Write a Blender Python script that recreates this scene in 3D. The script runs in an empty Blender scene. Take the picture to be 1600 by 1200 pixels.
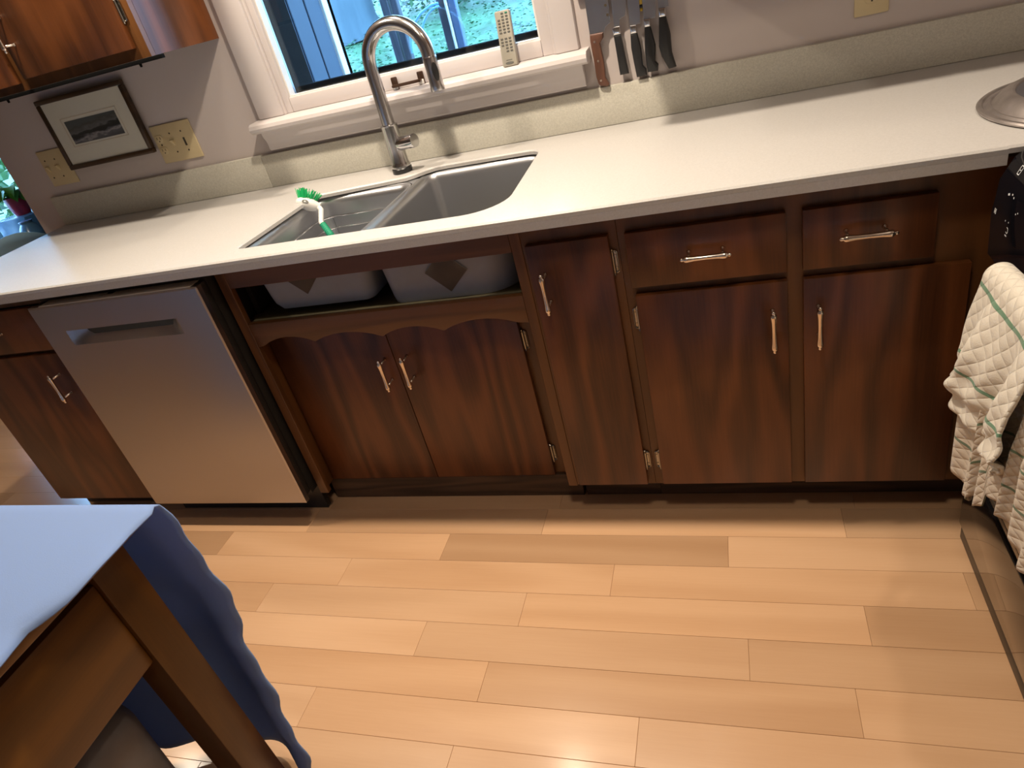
import bpy, bmesh, math, random
from mathutils import Vector, Matrix
random.seed(7)
R = math.radians
S = bpy.context.scene
COL = S.collection

# ------------------------------------------------------------------ camera
cam_d = bpy.data.cameras.new('camera'); cam = bpy.data.objects.new('camera', cam_d); COL.objects.link(cam)
cam_d.sensor_fit = 'HORIZONTAL'; cam_d.sensor_width = 36.0; cam_d.lens = 24.108
cam_d.clip_start = 0.05; cam_d.clip_end = 200
_r = Vector((0.94533489, 0.23472418, -0.22637691)); _u = Vector((0.06064174, 0.55554883, 0.8292696))
_b = _r.cross(_u)
cam.matrix_world = Matrix(((_r.x, _u.x, _b.x, 1.93746), (_r.y, _u.y, _b.y, -1.42768), (_r.z, _u.z, _b.z, 1.36853), (0, 0, 0, 1)))
S.camera = cam
# ------------------------------------------------------------------ view, sky, lights
vs = S.view_settings
vs.view_transform = 'Standard'; vs.look = 'None'; vs.gamma = 1.0; vs.use_curve_mapping = False
vs.exposure = 0.0
w = bpy.data.worlds.new('sky'); S.world = w; w.use_nodes = True
nt = w.node_tree; nt.nodes.clear()
wo = nt.nodes.new('ShaderNodeOutputWorld'); bg = nt.nodes.new('ShaderNodeBackground')
bg.inputs['Color'].default_value = (0.29, 0.57, 1.0, 1); bg.inputs['Strength'].default_value = 17.0
nt.links.new(bg.outputs[0], wo.inputs[0])

def disk_light(name, loc, power, size=0.12, col=(1.0, 0.845, 0.66), spread=150):
    d = bpy.data.lights.new(name, 'AREA'); d.shape = 'DISK'; d.size = size; d.energy = power; d.color = col
    d.spread = R(spread)
    o = bpy.data.objects.new(name, d); COL.objects.link(o); o.location = loc
    return o
disk_light('can_or_fill', (1.46, -0.10, 2.40), 26, 0.09)
disk_light('can_or_fill', (2.60, -0.10, 2.40), 5, 0.09)
disk_light('can_or_fill', (0.35, -0.10, 2.40), 17, 0.09)
disk_light('can_or_fill', (0.93, 0.46, 2.40), 5, 0.16)
disk_light('can_or_fill', (1.85, -0.95, 2.40), 7.5, 0.25)  # unseen fill lamp, added to brighten the near floor and cloth flap
disk_light('can_or_fill', (-1.50, 0.20, 2.40), 9, 0.12)  # added lamp that warms the dining floor, no fitting behind it

# ------------------------------------------------------------------ materials
def mat(name):
    m = bpy.data.materials.new(name); m.use_nodes = True
    n = m.node_tree; p = n.nodes['Principled BSDF']
    return m, n, p
def N(n, t, **k):
    x = n.nodes.new(t)
    for a, b in k.items(): setattr(x, a, b)
    return x
def plain(name, col, rough=0.5, metal=0.0, noise=0.0, nscale=40, bump=0.0, bscale=200, spec=0.5, coat=0.0):
    m, n, p = mat(name)
    p.inputs['Roughness'].default_value = rough; p.inputs['Metallic'].default_value = metal
    p.inputs['Specular IOR Level'].default_value = spec
    p.inputs['Coat Weight'].default_value = coat
    c = (*col, 1)
    p.inputs['Base Color'].default_value = c
    if noise:
        tc = N(n, 'ShaderNodeTexCoord'); no = N(n, 'ShaderNodeTexNoise'); no.inputs['Scale'].default_value = nscale
        no.inputs['Detail'].default_value = 4
        mx = N(n, 'ShaderNodeMix', data_type='RGBA')
        mx.inputs[6].default_value = tuple(max(0, x*(1-noise)) for x in col)+(1,)
        mx.inputs[7].default_value = tuple(min(1, x*(1+noise)) for x in col)+(1,)
        n.links.new(tc.outputs['Object'], no.inputs['Vector']); n.links.new(no.outputs['Fac'], mx.inputs[0])
        n.links.new(mx.outputs[2], p.inputs['Base Color'])
    if bump:
        tc = N(n, 'ShaderNodeTexCoord'); no = N(n, 'ShaderNodeTexNoise'); no.inputs['Scale'].default_value = bscale
        bu = N(n, 'ShaderNodeBump'); bu.inputs['Strength'].default_value = bump; bu.inputs['Distance'].default_value = 0.002
        n.links.new(tc.outputs['Object'], no.inputs['Vector']); n.links.new(no.outputs['Fac'], bu.inputs['Height'])
        n.links.new(bu.outputs[0], p.inputs['Normal'])
    return m
def wood(name, dark, light, axis='Z', rings=9.0, freq=5.0, stretch=0.11, rough=0.38, contrast=1.0, objcol=False, coat=0.0, spec=0.5):
    """contour-line grain stretched along one axis"""
    m, n, p = mat(name)
    tc = N(n, 'ShaderNodeTexCoord'); oi = N(n, 'ShaderNodeObjectInfo')
    off = N(n, 'ShaderNodeVectorMath', operation='SCALE'); cmb = N(n, 'ShaderNodeCombineXYZ')
    for i in range(3): n.links.new(oi.outputs['Random'], cmb.inputs[i])
    n.links.new(cmb.outputs[0], off.inputs[0]); off.inputs['Scale'].default_value = 37.0
    add = N(n, 'ShaderNodeVectorMath', operation='ADD')
    n.links.new(tc.outputs['Object'], add.inputs[0]); n.links.new(off.outputs[0], add.inputs[1])
    sc = N(n, 'ShaderNodeVectorMath', operation='MULTIPLY')
    v = [1, 1, 1]; v['XYZ'.index(axis)] = stretch; sc.inputs[1].default_value = v
    n.links.new(add.outputs[0], sc.inputs[0])
    no = N(n, 'ShaderNodeTexNoise'); no.inputs['Scale'].default_value = freq; no.inputs['Detail'].default_value = 2.5
    no.inputs['Roughness'].default_value = 0.45
    n.links.new(sc.outputs[0], no.inputs['Vector'])
    mu = N(n, 'ShaderNodeMath', operation='MULTIPLY'); mu.inputs[1].default_value = rings*6.283
    si = N(n, 'ShaderNodeMath', operation='SINE')
    n.links.new(no.outputs['Fac'], mu.inputs[0]); n.links.new(mu.outputs[0], si.inputs[0])
    mr = N(n, 'ShaderNodeMapRange'); mr.inputs[1].default_value = -1; mr.inputs[2].default_value = 1
    mr.inputs[3].default_value = 0.5-0.35*contrast; mr.inputs[4].default_value = 0.5+0.35*contrast
    n.links.new(si.outputs[0], mr.inputs[0])
    # fine pores
    sc2 = N(n, 'ShaderNodeVectorMath', operation='MULTIPLY'); v2 = [260, 260, 260]; v2['XYZ'.index(axis)] = 9; sc2.inputs[1].default_value = v2
    n.links.new(add.outputs[0], sc2.inputs[0])
    n2 = N(n, 'ShaderNodeTexNoise'); n2.inputs['Scale'].default_value = 1.0; n2.inputs['Detail'].default_value = 2
    n.links.new(sc2.outputs[0], n2.inputs['Vector'])
    # broad tone
    n3 = N(n, 'ShaderNodeTexNoise'); n3.inputs['Scale'].default_value = freq*0.6; n3.inputs['Detail'].default_value = 1
    n.links.new(sc.outputs[0], n3.inputs['Vector'])
    a1 = N(n, 'ShaderNodeMath', operation='MULTIPLY_ADD'); a1.inputs[1].default_value = 0.5*contrast; 
    n.links.new(n2.outputs['Fac'], a1.inputs[0]); n.links.new(mr.outputs[0], a1.inputs[2])
    a2 = N(n, 'ShaderNodeMath', operation='MULTIPLY_ADD'); a2.inputs[1].default_value = 0.9
    n.links.new(n3.outputs['Fac'], a2.inputs[0]); n.links.new(a1.outputs[0], a2.inputs[2])
    a3 = N(n, 'ShaderNodeMapRange'); a3.inputs[1].default_value = 0.45; a3.inputs[2].default_value = 1.75
    n.links.new(a2.outputs[0], a3.inputs[0])
    mx = N(n, 'ShaderNodeMix', data_type='RGBA'); mx.inputs[6].default_value = (*dark, 1); mx.inputs[7].default_value = (*light, 1)
    n.links.new(a3.outputs[0], mx.inputs[0])
    out = mx.outputs[2]
    if objcol:
        mm = N(n, 'ShaderNodeMix', data_type='RGBA', blend_type='MULTIPLY'); mm.inputs[0].default_value = 1
        n.links.new(out, mm.inputs[6]); n.links.new(oi.outputs['Color'], mm.inputs[7]); out = mm.outputs[2]
    n.links.new(out, p.inputs['Base Color'])
    p.inputs['Roughness'].default_value = rough; p.inputs['Coat Weight'].default_value = coat
    p.inputs['Coat Roughness'].default_value = 0.13; p.inputs['Specular IOR Level'].default_value = spec
    bu = N(n, 'ShaderNodeBump'); bu.inputs['Strength'].default_value = 0.08; bu.inputs['Distance'].default_value = 0.001
    n.links.new(a1.outputs[0], bu.inputs['Height']); n.links.new(bu.outputs[0], p.inputs['Normal'])
    return m
def brushed(name, col, rough, axis='X', strength=0.15, var=0.10):
    m, n, p = mat(name)
    p.inputs['Metallic'].default_value = 1; p.inputs['Base Color'].default_value = (*col, 1)
    tc = N(n, 'ShaderNodeTexCoord'); sc = N(n, 'ShaderNodeVectorMath', operation='MULTIPLY')
    v = [700, 700, 700]; v['XYZ'.index(axis)] = 6; sc.inputs[1].default_value = v
    no = N(n, 'ShaderNodeTexNoise'); no.inputs['Scale'].default_value = 1
    n.links.new(tc.outputs['Object'], sc.inputs[0]); n.links.new(sc.outputs[0], no.inputs['Vector'])
    bu = N(n, 'ShaderNodeBump'); bu.inputs['Strength'].default_value = strength; bu.inputs['Distance'].default_value = 0.0005
    n.links.new(no.outputs['Fac'], bu.inputs['Height']); n.links.new(bu.outputs[0], p.inputs['Normal'])
    n4 = N(n, 'ShaderNodeTexNoise'); n4.inputs['Scale'].default_value = 5; n4.inputs['Detail'].default_value = 3
    n.links.new(tc.outputs['Object'], n4.inputs['Vector'])
    mr = N(n, 'ShaderNodeMapRange'); mr.inputs[3].default_value = rough-var; mr.inputs[4].default_value = rough+var
    n.links.new(n4.outputs['Fac'], mr.inputs[0]); n.links.new(mr.outputs[0], p.inputs['Roughness'])
    return m
def speckle(name, base, amount, rough):
    m, n, p = mat(name)
    tc = N(n, 'ShaderNodeTexCoord')
    v = N(n, 'ShaderNodeTexVoronoi'); v.inputs['Scale'].default_value = 420
    n.links.new(tc.outputs['Object'], v.inputs['Vector'])
    n1 = N(n, 'ShaderNodeTexNoise'); n1.inputs['Scale'].default_value = 160; n1.inputs['Detail'].default_value = 3
    n.links.new(tc.outputs['Object'], n1.inputs['Vector'])
    sx = N(n, 'ShaderNodeSeparateColor'); n.links.new(v.outputs['Color'], sx.inputs[0])
    ad = N(n, 'ShaderNodeMath', operation='MULTIPLY_ADD'); ad.inputs[1].default_value = 0.6
    n.links.new(sx.outputs[0], ad.inputs[0]); n.links.new(n1.outputs['Fac'], ad.inputs[2])
    mr = N(n, 'ShaderNodeMapRange'); mr.inputs[1].default_value = 0.3; mr.inputs[2].default_value = 1.3
    n.links.new(ad.outputs[0], mr.inputs[0])
    mx = N(n, 'ShaderNodeMix', data_type='RGBA')
    mx.inputs[6].default_value = tuple(c*(1-amount) for c in base)+(1,); mx.inputs[7].default_value = tuple(min(1, c*(1+amount)) for c in base)+(1,)
    n.links.new(mr.outputs[0], mx.inputs[0]); n.links.new(mx.outputs[2], p.inputs['Base Color'])
    p.inputs['Roughness'].default_value = rough
    return m
def towel_mat(name, base, stripe, su, sv, wid, quilt):
    """woven cloth with a window-pane check read from its UVs (metres)"""
    m, n, p = mat(name)
    uv = N(n, 'ShaderNodeUVMap'); sp = N(n, 'ShaderNodeSeparateXYZ'); n.links.new(uv.outputs[0], sp.inputs[0])
    def line(sock, per, ph):
        a = N(n, 'ShaderNodeMath', operation='ADD'); a.inputs[1].default_value = ph; n.links.new(sock, a.inputs[0])
        d = N(n, 'ShaderNodeMath', operation='PINGPONG'); d.inputs[1].default_value = per/2; n.links.new(a.outputs[0], d.inputs[0])
        l = N(n, 'ShaderNodeMath', operation='LESS_THAN'); l.inputs[1].default_value = wid; n.links.new(d.outputs[0], l.inputs[0])
        return l.outputs[0]
    mxm = N(n, 'ShaderNodeMath', operation='MAXIMUM'); n.links.new(line(sp.outputs[0], su, 0.031), mxm.inputs[0]); n.links.new(line(sp.outputs[1], sv, 0.047), mxm.inputs[1])
    no = N(n, 'ShaderNodeTexNoise'); no.inputs['Scale'].default_value = 400; n.links.new(uv.outputs[0], no.inputs['Vector'])
    m1 = N(n, 'ShaderNodeMath', operation='MULTIPLY'); n.links.new(mxm.outputs[0], m1.inputs[0]); m1.inputs[1].default_value = 0.85
    mx = N(n, 'ShaderNodeMix', data_type='RGBA'); mx.inputs[6].default_value = (*base, 1); mx.inputs[7].default_value = (*stripe, 1)
    n.links.new(m1.outputs[0], mx.inputs[0]); n.links.new(mx.outputs[2], p.inputs['Base Color'])
    # diamond quilting relief
    def tri(kx, ky):
        d = N(n, 'ShaderNodeVectorMath', operation='DOT_PRODUCT'); d.inputs[1].default_value = (kx, ky, 0); n.links.new(uv.outputs[0], d.inputs[0])
        s = N(n, 'ShaderNodeMath', operation='SINE'); n.links.new(d.outputs['Value'], s.inputs[0])
        a = N(n, 'ShaderNodeMath', operation='ABSOLUTE'); n.links.new(s.outputs[0], a.inputs[0]); return a.outputs[0]
    k = math.pi/quilt*0.7
    mi = N(n, 'ShaderNodeMath', operation='MULTIPLY'); n.links.new(tri(k, k), mi.inputs[0]); n.links.new(tri(k, -k), mi.inputs[1])
    po = N(n, 'ShaderNodeMath', operation='POWER'); po.inputs[1].default_value = 0.45; n.links.new(mi.outputs[0], po.inputs[0])
    ad = N(n, 'ShaderNodeMath', operation='MULTIPLY_ADD'); ad.inputs[1].default_value = 0.25; n.links.new(no.outputs['Fac'], ad.inputs[0]); n.links.new(po.outputs[0], ad.inputs[2])
    bu = N(n, 'ShaderNodeBump'); bu.inputs['Strength'].default_value = 0.6; bu.inputs['Distance'].default_value = 0.004
    n.links.new(ad.outputs[0], bu.inputs['Height']); n.links.new(bu.outputs[0], p.inputs['Normal'])
    p.inputs['Roughness'].default_value = 0.95; p.inputs['Specular IOR Level'].default_value = 0.15
    p.inputs['Sheen Weight'].default_value = 0.2
    return m
def glass(name, col=(1, 1, 1), rough=0.0):
    m, n, p = mat(name); n.nodes.remove(p)
    out = n.nodes['Material Output']
    t = N(n, 'ShaderNodeBsdfTransparent'); t.inputs[0].default_value = (*col, 1)
    g = N(n, 'ShaderNodeBsdfGlossy'); g.inputs['Roughness'].default_value = rough
    f = N(n, 'ShaderNodeFresnel'); f.inputs[0].default_value = 1.45
    mx = N(n, 'ShaderNodeMixShader'); n.links.new(f.outputs[0], mx.inputs[0]); n.links.new(t.outputs[0], mx.inputs[1]); n.links.new(g.outputs[0], mx.inputs[2])
    n.links.new(mx.outputs[0], out.inputs[0])
    return m
def leafy(name, c1, c2, scale=1.5):
    m, n, p = mat(name)
    oi = N(n, 'ShaderNodeTexCoord'); no = N(n, 'ShaderNodeTexNoise'); no.inputs['Scale'].default_value = scale; no.inputs['Detail'].default_value = 5
    n.links.new(oi.outputs['Object'], no.inputs['Vector'])
    mr = N(n, 'ShaderNodeMapRange'); mr.inputs[1].default_value = 0.35; mr.inputs[2].default_value = 0.65
    n.links.new(no.outputs['Fac'], mr.inputs[0])
    mx = N(n, 'ShaderNodeMix', data_type='RGBA'); mx.inputs[6].default_value = (*c1, 1); mx.inputs[7].default_value = (*c2, 1)
    n.links.new(mr.outputs[0], mx.inputs[0]); n.links.new(mx.outputs[2], p.inputs['Base Color'])
    p.inputs['Roughness'].default_value = 0.5
    return m

M = {}
M['door'] = wood('walnut_veneer', (0.034, 0.0105, 0.0033), (0.165, 0.053, 0.0150), 'Z', 8, 5.0, 0.16, 0.36, 1.15)
M['frame_v'] = wood('stained_stile', (0.060, 0.023, 0.0065), (0.170, 0.068, 0.020), 'Z', 6, 9, 0.08, 0.38, 0.8)
M['frame_h'] = wood('stained_rail', (0.052, 0.020, 0.006), (0.140, 0.056, 0.017), 'X', 6, 9, 0.08, 0.40, 0.8)
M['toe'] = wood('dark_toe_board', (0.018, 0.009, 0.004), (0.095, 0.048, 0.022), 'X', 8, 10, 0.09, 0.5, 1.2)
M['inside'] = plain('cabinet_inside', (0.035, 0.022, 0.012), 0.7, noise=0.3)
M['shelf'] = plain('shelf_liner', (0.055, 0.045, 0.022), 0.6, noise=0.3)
M['floor'] = wood('maple_plank', (0.50, 0.285, 0.150), (0.66, 0.415, 0.245), 'X', 6, 3.5, 0.12, 0.28, 0.7, objcol=True, coat=0.30)
M['subfloor'] = wood('maple_floor', (0.52, 0.285, 0.135), (0.66, 0.40, 0.21), 'X', 5, 3.5, 0.10, 0.30, 0.5)
M['top'] = speckle('speckled_worktop', (0.480, 0.468, 0.458), 0.07, 0.36)
M['splash'] = speckle('speckled_backsplash', (0.52, 0.505, 0.44), 0.14, 0.4)
M['wall'] = plain('pinkish_wall_paint', (0.53, 0.47, 0.455), 0.7, noise=0.03, nscale=3, bump=0.03, bscale=300)
M['wall2'] = plain('dining_wall_paint', (0.40, 0.38, 0.36), 0.75, noise=0.03, nscale=3)
M['ceil'] = plain('ceiling_paint', (0.75, 0.73, 0.70), 0.8, noise=0.02)
M['trim'] = plain('white_trim_paint', (0.60, 0.555, 0.55), 0.35, noise=0.03, nscale=8)
M['steel'] = brushed('brushed_steel_front', (0.43, 0.41, 0.41), 0.29, 'X', 0.02, 0.012)
M['sink'] = brushed('satin_sink_steel', (0.53, 0.54, 0.565), 0.36, 'X', 0.05, 0.02)
M['under'] = plain('grey_undercoat', (0.27, 0.29, 0.32), 0.6, noise=0.08)
M['pad'] = plain('brown_sound_pad', (0.075, 0.060, 0.048), 0.7, noise=0.15)
M['nickel'] = brushed('brushed_nickel', (0.52, 0.51, 0.51), 0.20, 'Z', 0.05, 0.05)
M['chrome'] = plain('polished_chrome', (0.66, 0.66, 0.68), 0.12, 1.0, noise=0.03)
M['pull'] = plain('satin_nickel_pull', (0.78, 0.70, 0.62), 0.20, 1.0, noise=0.05)
M['hinge'] = plain('antique_nickel_hinge', (0.42, 0.40, 0.36), 0.25, 1.0, noise=0.15)
M['black'] = plain('black_plastic', (0.012, 0.012, 0.013), 0.35, noise=0.2)
M['mattblack'] = plain('matt_black_rail', (0.006, 0.006, 0.006), 0.9, noise=0.2, spec=0.05)
M['blackgloss'] = plain('black_enamel', (0.006, 0.006, 0.007), 0.08, noise=0.2, coat=0.6)
M['blackglass'] = plain('black_glass', (0.004, 0.004, 0.006), 0.05, noise=0.1)
M['gasket'] = plain('dark_gasket', (0.02, 0.019, 0.018), 0.6, noise=0.2)
M['plate'] = plain('almond_plate', (0.60, 0.49, 0.29), 0.4, noise=0.05)
M['plate_dark'] = plain('slot_shadow_brown', (0.05, 0.035, 0.02), 0.6, noise=0.2)
M['picframe'] = wood('walnut_picture_frame', (0.018, 0.009, 0.004), (0.06, 0.03, 0.012), 'X', 5, 12, 0.1, 0.35)
M['mat'] = plain('cream_mount', (0.60, 0.59, 0.52), 0.8, noise=0.03)
M['matline'] = plain('mount_line', (0.50, 0.42, 0.33), 0.8, noise=0.05)
M['white'] = plain('white_plastic', (0.72, 0.71, 0.69), 0.35, noise=0.03)
M['remote'] = plain('silver_grey_plastic', (0.33, 0.31, 0.26), 0.45, noise=0.04)
M['button'] = plain('remote_button', (0.11, 0.11, 0.10), 0.5, noise=0.2)
M['green_btn'] = plain('green_button', (0.02, 0.20, 0.13), 0.5, noise=0.2)
M['bronze'] = plain('dark_bronze', (0.10, 0.055, 0.035), 0.35, 0.7, noise=0.2)
M['green'] = plain('green_bristle', (0.012, 0.42, 0.13), 0.45, noise=0.15)
M['teal'] = plain('green_grip', (0.02, 0.30, 0.17), 0.45, noise=0.15)
M['blade'] = brushed('knife_steel', (0.42, 0.42, 0.44), 0.30, 'Z', 0.06, 0.05)
M['bolster'] = plain('knife_bolster', (0.70, 0.69, 0.68), 0.18, 1.0, noise=0.05)
M['khandle'] = plain('black_knife_handle', (0.010, 0.010, 0.011), 0.42, noise=0.3)
M['kwood'] = wood('knife_handle_wood', (0.060, 0.023, 0.013), (0.135, 0.056, 0.033), 'Z', 5, 20, 0.1, 0.5)
M['rivet'] = plain('rivet', (0.62, 0.52, 0.44), 0.3, 1.0, noise=0.1)
M['rack_wood'] = wood('reddish_rack_wood', (0.07, 0.018, 0.012), (0.14, 0.04, 0.022), 'X', 5, 12, 0.1, 0.4)
M['yellow'] = plain('yellow_handle', (0.62, 0.40, 0.03), 0.4, noise=0.1)
M['alu'] = plain('worn_aluminium', (0.40, 0.36, 0.345), 0.38, 0.8, noise=0.45, nscale=28, bump=0.15, bscale=60)
M['print_white'] = plain('printed_mark', (0.62, 0.64, 0.66), 0.5, noise=0.05)
M['towelA'] = towel_mat('cream_check_towel', (0.52, 0.45, 0.37), (0.055, 0.13, 0.07), 0.60, 0.085, 0.0030, 0.016)
M['towelB'] = towel_mat('white_quilted_towel', (0.62, 0.575, 0.50), (0.045, 0.19, 0.10), 0.90, 0.145, 0.0042, 0.023)
M['cloth'] = plain('pale_blue_cloth', (0.21, 0.355, 0.80), 0.85, noise=0.05, nscale=9, bump=0.10, bscale=500, spec=0.2)
M['table_v'] = wood('table_leg_wood', (0.050, 0.019, 0.003), (0.130, 0.052, 0.007), 'Z', 5, 8, 0.1, 0.35)
M['table_h'] = wood('table_panel_wood', (0.050, 0.018, 0.002), (0.145, 0.056, 0.005), 'Y', 6, 6, 0.1, 0.35)
M['bin'] = plain('grey_bin', (0.17, 0.16, 0.16), 0.6, noise=0.1)
M['siding'] = plain('blue_grey_siding', (0.027, 0.041, 0.068), 0.6, noise=0.08, nscale=14)
M['groove'] = plain('siding_groove', (0.008, 0.011, 0.02), 0.9, noise=0.1)
M['jamb'] = plain('black_outer_jamb', (0.012, 0.011, 0.011), 0.9, noise=0.35, nscale=20, spec=0.05)
M['corner'] = plain('white_corner_board', (0.6, 0.6, 0.6), 0.5, noise=0.02)
M['post'] = wood('dark_porch_post', (0.016, 0.018, 0.026), (0.045, 0.05, 0.075), 'Z', 6, 8, 0.1, 0.5)
M['postblue'] = plain('blue_grey_post', (0.06, 0.10, 0.19), 0.5, noise=0.1)
M['hill'] = leafy('hill_soil', (0.018, 0.055, 0.028), (0.055, 0.14, 0.06), 0.8)
M['leafA'] = leafy('ground_cover_leaf', (0.010, 0.060, 0.026), (0.062, 0.185, 0.075), 1.3)
M['leafB'] = leafy('bush_leaf', (0.008, 0.045, 0.016), (0.052, 0.155, 0.028), 2.0)
M['bark'] = wood('grey_bark', (0.035, 0.055, 0.068), (0.066, 0.095, 0.11), 'Z', 4, 4, 0.2, 0.9, 0.5)
M['hose'] = plain('pale_blue_hose', (0.13, 0.33, 0.50), 0.4, noise=0.05)
M['glass'] = glass('window_glass', (0.93, 0.97, 0.97))
M['pot'] = plain('red_glazed_pot', (0.42, 0.03, 0.06), 0.25, noise=0.1)
M['plant'] = leafy('house_plant_leaf', (0.03, 0.16, 0.01), (0.16, 0.42, 0.03), 9)
M['darkwood'] = wood('dark_side_table', (0.01, 0.008, 0.008), (0.035, 0.024, 0.02), 'X', 5, 8, 0.1, 0.3)
M['bluechair'] = plain('blue_grey_upholstery', (0.26, 0.44, 0.56), 0.8, noise=0.08, nscale=60)
M['jar'] = plain('blue_glazed_jar', (0.10, 0.25, 0.42), 0.2, noise=0.2)
M['paper'] = plain('white_paper', (0.7, 0.75, 0.8), 0.7, noise=0.05)
M['navy'] = plain('navy_box', (0.02, 0.03, 0.06), 0.6, noise=0.2)

def cloth_mat():
    m, n, p = mat('thin_blue_cloth')
    p.inputs['Base Color'].default_value = (0.27, 0.39, 0.68, 1); p.inputs['Roughness'].default_value = 0.85; p.inputs['Specular IOR Level'].default_value = 0.2
    tc = N(n, 'ShaderNodeTexCoord'); no = N(n, 'ShaderNodeTexNoise'); no.inputs['Scale'].default_value = 500
    bu = N(n, 'ShaderNodeBump'); bu.inputs['Strength'].default_value = 0.1; bu.inputs['Distance'].default_value = 0.002
    n.links.new(tc.outputs['Object'], no.inputs['Vector']); n.links.new(no.outputs['Fac'], bu.inputs['Height']); n.links.new(bu.outputs[0], p.inputs['Normal'])
    t = N(n, 'ShaderNodeBsdfTranslucent'); t.inputs[0].default_value = (0.25, 0.35, 0.60, 1)
    mx = N(n, 'ShaderNodeMixShader'); mx.inputs[0].default_value = 0.28
    n.links.new(p.outputs[0], mx.inputs[1]); n.links.new(t.outputs[0], mx.inputs[2]); n.links.new(mx.outputs[0], n.nodes['Material Output'].inputs[0])
    return m
M['cloth'] = cloth_mat()
def photo_mat():
    """the little landscape print in the frame: dark sky, hill, pale water, by position only"""
    m, n, p = mat('landscape_print')
    tc = N(n, 'ShaderNodeTexCoord'); sp = N(n, 'ShaderNodeSeparateXYZ'); n.links.new(tc.outputs['Generated'], sp.inputs[0])
    no = N(n, 'ShaderNodeTexNoise'); no.inputs['Scale'].default_value = 5; no.inputs['Detail'].default_value = 6
    n.links.new(tc.outputs['Generated'], no.inputs['Vector'])
    a = N(n, 'ShaderNodeMath', operation='MULTIPLY_ADD'); a.inputs[1].default_value = 0.55; n.links.new(no.outputs['Fac'], a.inputs[0]); n.links.new(sp.outputs[2], a.inputs[2])
    b = N(n, 'ShaderNodeMath', operation='MULTIPLY_ADD'); b.inputs[1].default_value = -0.25; n.links.new(sp.outputs[0], b.inputs[0]); n.links.new(a.outputs[0], b.inputs[2])
    cr = N(n, 'ShaderNodeValToRGB'); e = cr.color_ramp.elements
    e[0].position = 0.0; e[0].color = (0.055, 0.06, 0.07, 1); e[1].position = 1.0; e[1].color = (0.07, 0.085, 0.09, 1)
    for pos, c in ((0.30, (0.10, 0.105, 0.12, 1)), (0.36, (0.26, 0.26, 0.28, 1)), (0.42, (0.10, 0.105, 0.12, 1)), (0.50, (0.018, 0.02, 0.02, 1)), (0.66, (0.025, 0.03, 0.03, 1)), (0.72, (0.12, 0.125, 0.135, 1)), (0.9, (0.06, 0.065, 0.06, 1))):
        x = e.new(pos); x.color = c
    n.links.new(b.outputs[0], cr.inputs[0]); n.links.new(cr.outputs[0], p.inputs['Base Color'])
    p.inputs['Roughness'].default_value = 0.3
    return m
M['photo'] = photo_mat()

# ------------------------------------------------------------------ mesh helpers
ORG = {}
def link(name, bm, m, parent=None, smooth=30, org=None):
    me = bpy.data.meshes.new(name)
    o = bpy.data.objects.new(name, me); COL.objects.link(o)
    if parent is not None:
        base = ORG[parent.name]; o.parent = parent; ORG[o.name] = base
    else:
        if org is None:
            cs = [v.co for v in bm.verts]
            org = Vector(((min(c.x for c in cs)+max(c.x for c in cs))/2, (min(c.y for c in cs)+max(c.y for c in cs))/2, min(c.z for c in cs)))
        base = Vector(org); o.location = base; ORG[o.name] = base
    bmesh.ops.translate(bm, vec=-base, verts=bm.verts)
    bm.normal_update(); bm.to_mesh(me); bm.free()
    if m is not None: me.materials.append(m)
    if smooth:
        for p in me.polygons: p.use_smooth = True
        try: me.set_sharp_from_angle(angle=R(smooth))
        except Exception: pass
    return o
def thing(name, label, cat, loc, group=None):
    o = bpy.data.objects.new(name, None); COL.objects.link(o); o.location = loc; ORG[o.name] = Vector(loc)
    o.empty_display_size = 0.05
    return tag(o, label, cat, group)
def tag(o, label, cat, group=None):
    o['label'] = label; o['category'] = cat
    if group: o['group'] = group
    return o
def struct(o): o['kind'] = 'structure'; return o
def nb(): return bmesh.new()
def box(bm, x0, x1, y0, y1, z0, z1, bev=0.0, seg=2):
    r = bmesh.ops.create_cube(bm, size=1)
    vs_ = r['verts']
    for v in vs_: v.co = Vector((x0+(v.co.x+.5)*(x1-x0), y0+(v.co.y+.5)*(y1-y0), z0+(v.co.z+.5)*(z1-z0)))
    if bev:
        es = list({e for v in vs_ for e in v.link_edges})
        bmesh.ops.bevel(bm, geom=es, offset=bev, segments=seg, affect='EDGES', profile=0.5)
    return bm
def B(*a, **k): return box(nb(), *a, **k)
def tube(bm, pts, rad, seg=12, closed=False, cap=True):
    pts = [Vector(p) for p in pts]; n = len(pts)
    rr = rad if isinstance(rad, (list, tuple)) else [rad]*n
    rings = []; prev = None
    for i, p in enumerate(pts):
        if closed: t = (pts[(i+1) % n]-pts[i-1]).normalized()
        else: t = (pts[min(i+1, n-1)]-pts[max(i-1, 0)]).normalized()
        if prev is None:
            a = Vector((0, 0, 1)) if abs(t.z) < .9 else Vector((1, 0, 0)); u = t.cross(a).normalized()
        else: u = (prev-t*prev.dot(t)).normalized()
        prev = u; v = t.cross(u)
        rings.append([bm.verts.new(p+(u*math.cos(2*math.pi*k/seg)+v*math.sin(2*math.pi*k/seg))*rr[i]) for k in range(seg)])
    m = n if closed else n-1
    for i in range(m):
        a, b = rings[i], rings[(i+1) % n]
        for k in range(seg): bm.faces.new((a[k], a[(k+1) % seg], b[(k+1) % seg], b[k]))
    if cap and not closed: bm.faces.new(rings[0][::-1]); bm.faces.new(rings[-1])
    bmesh.ops.recalc_face_normals(bm, faces=bm.faces)
    return bm
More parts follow.
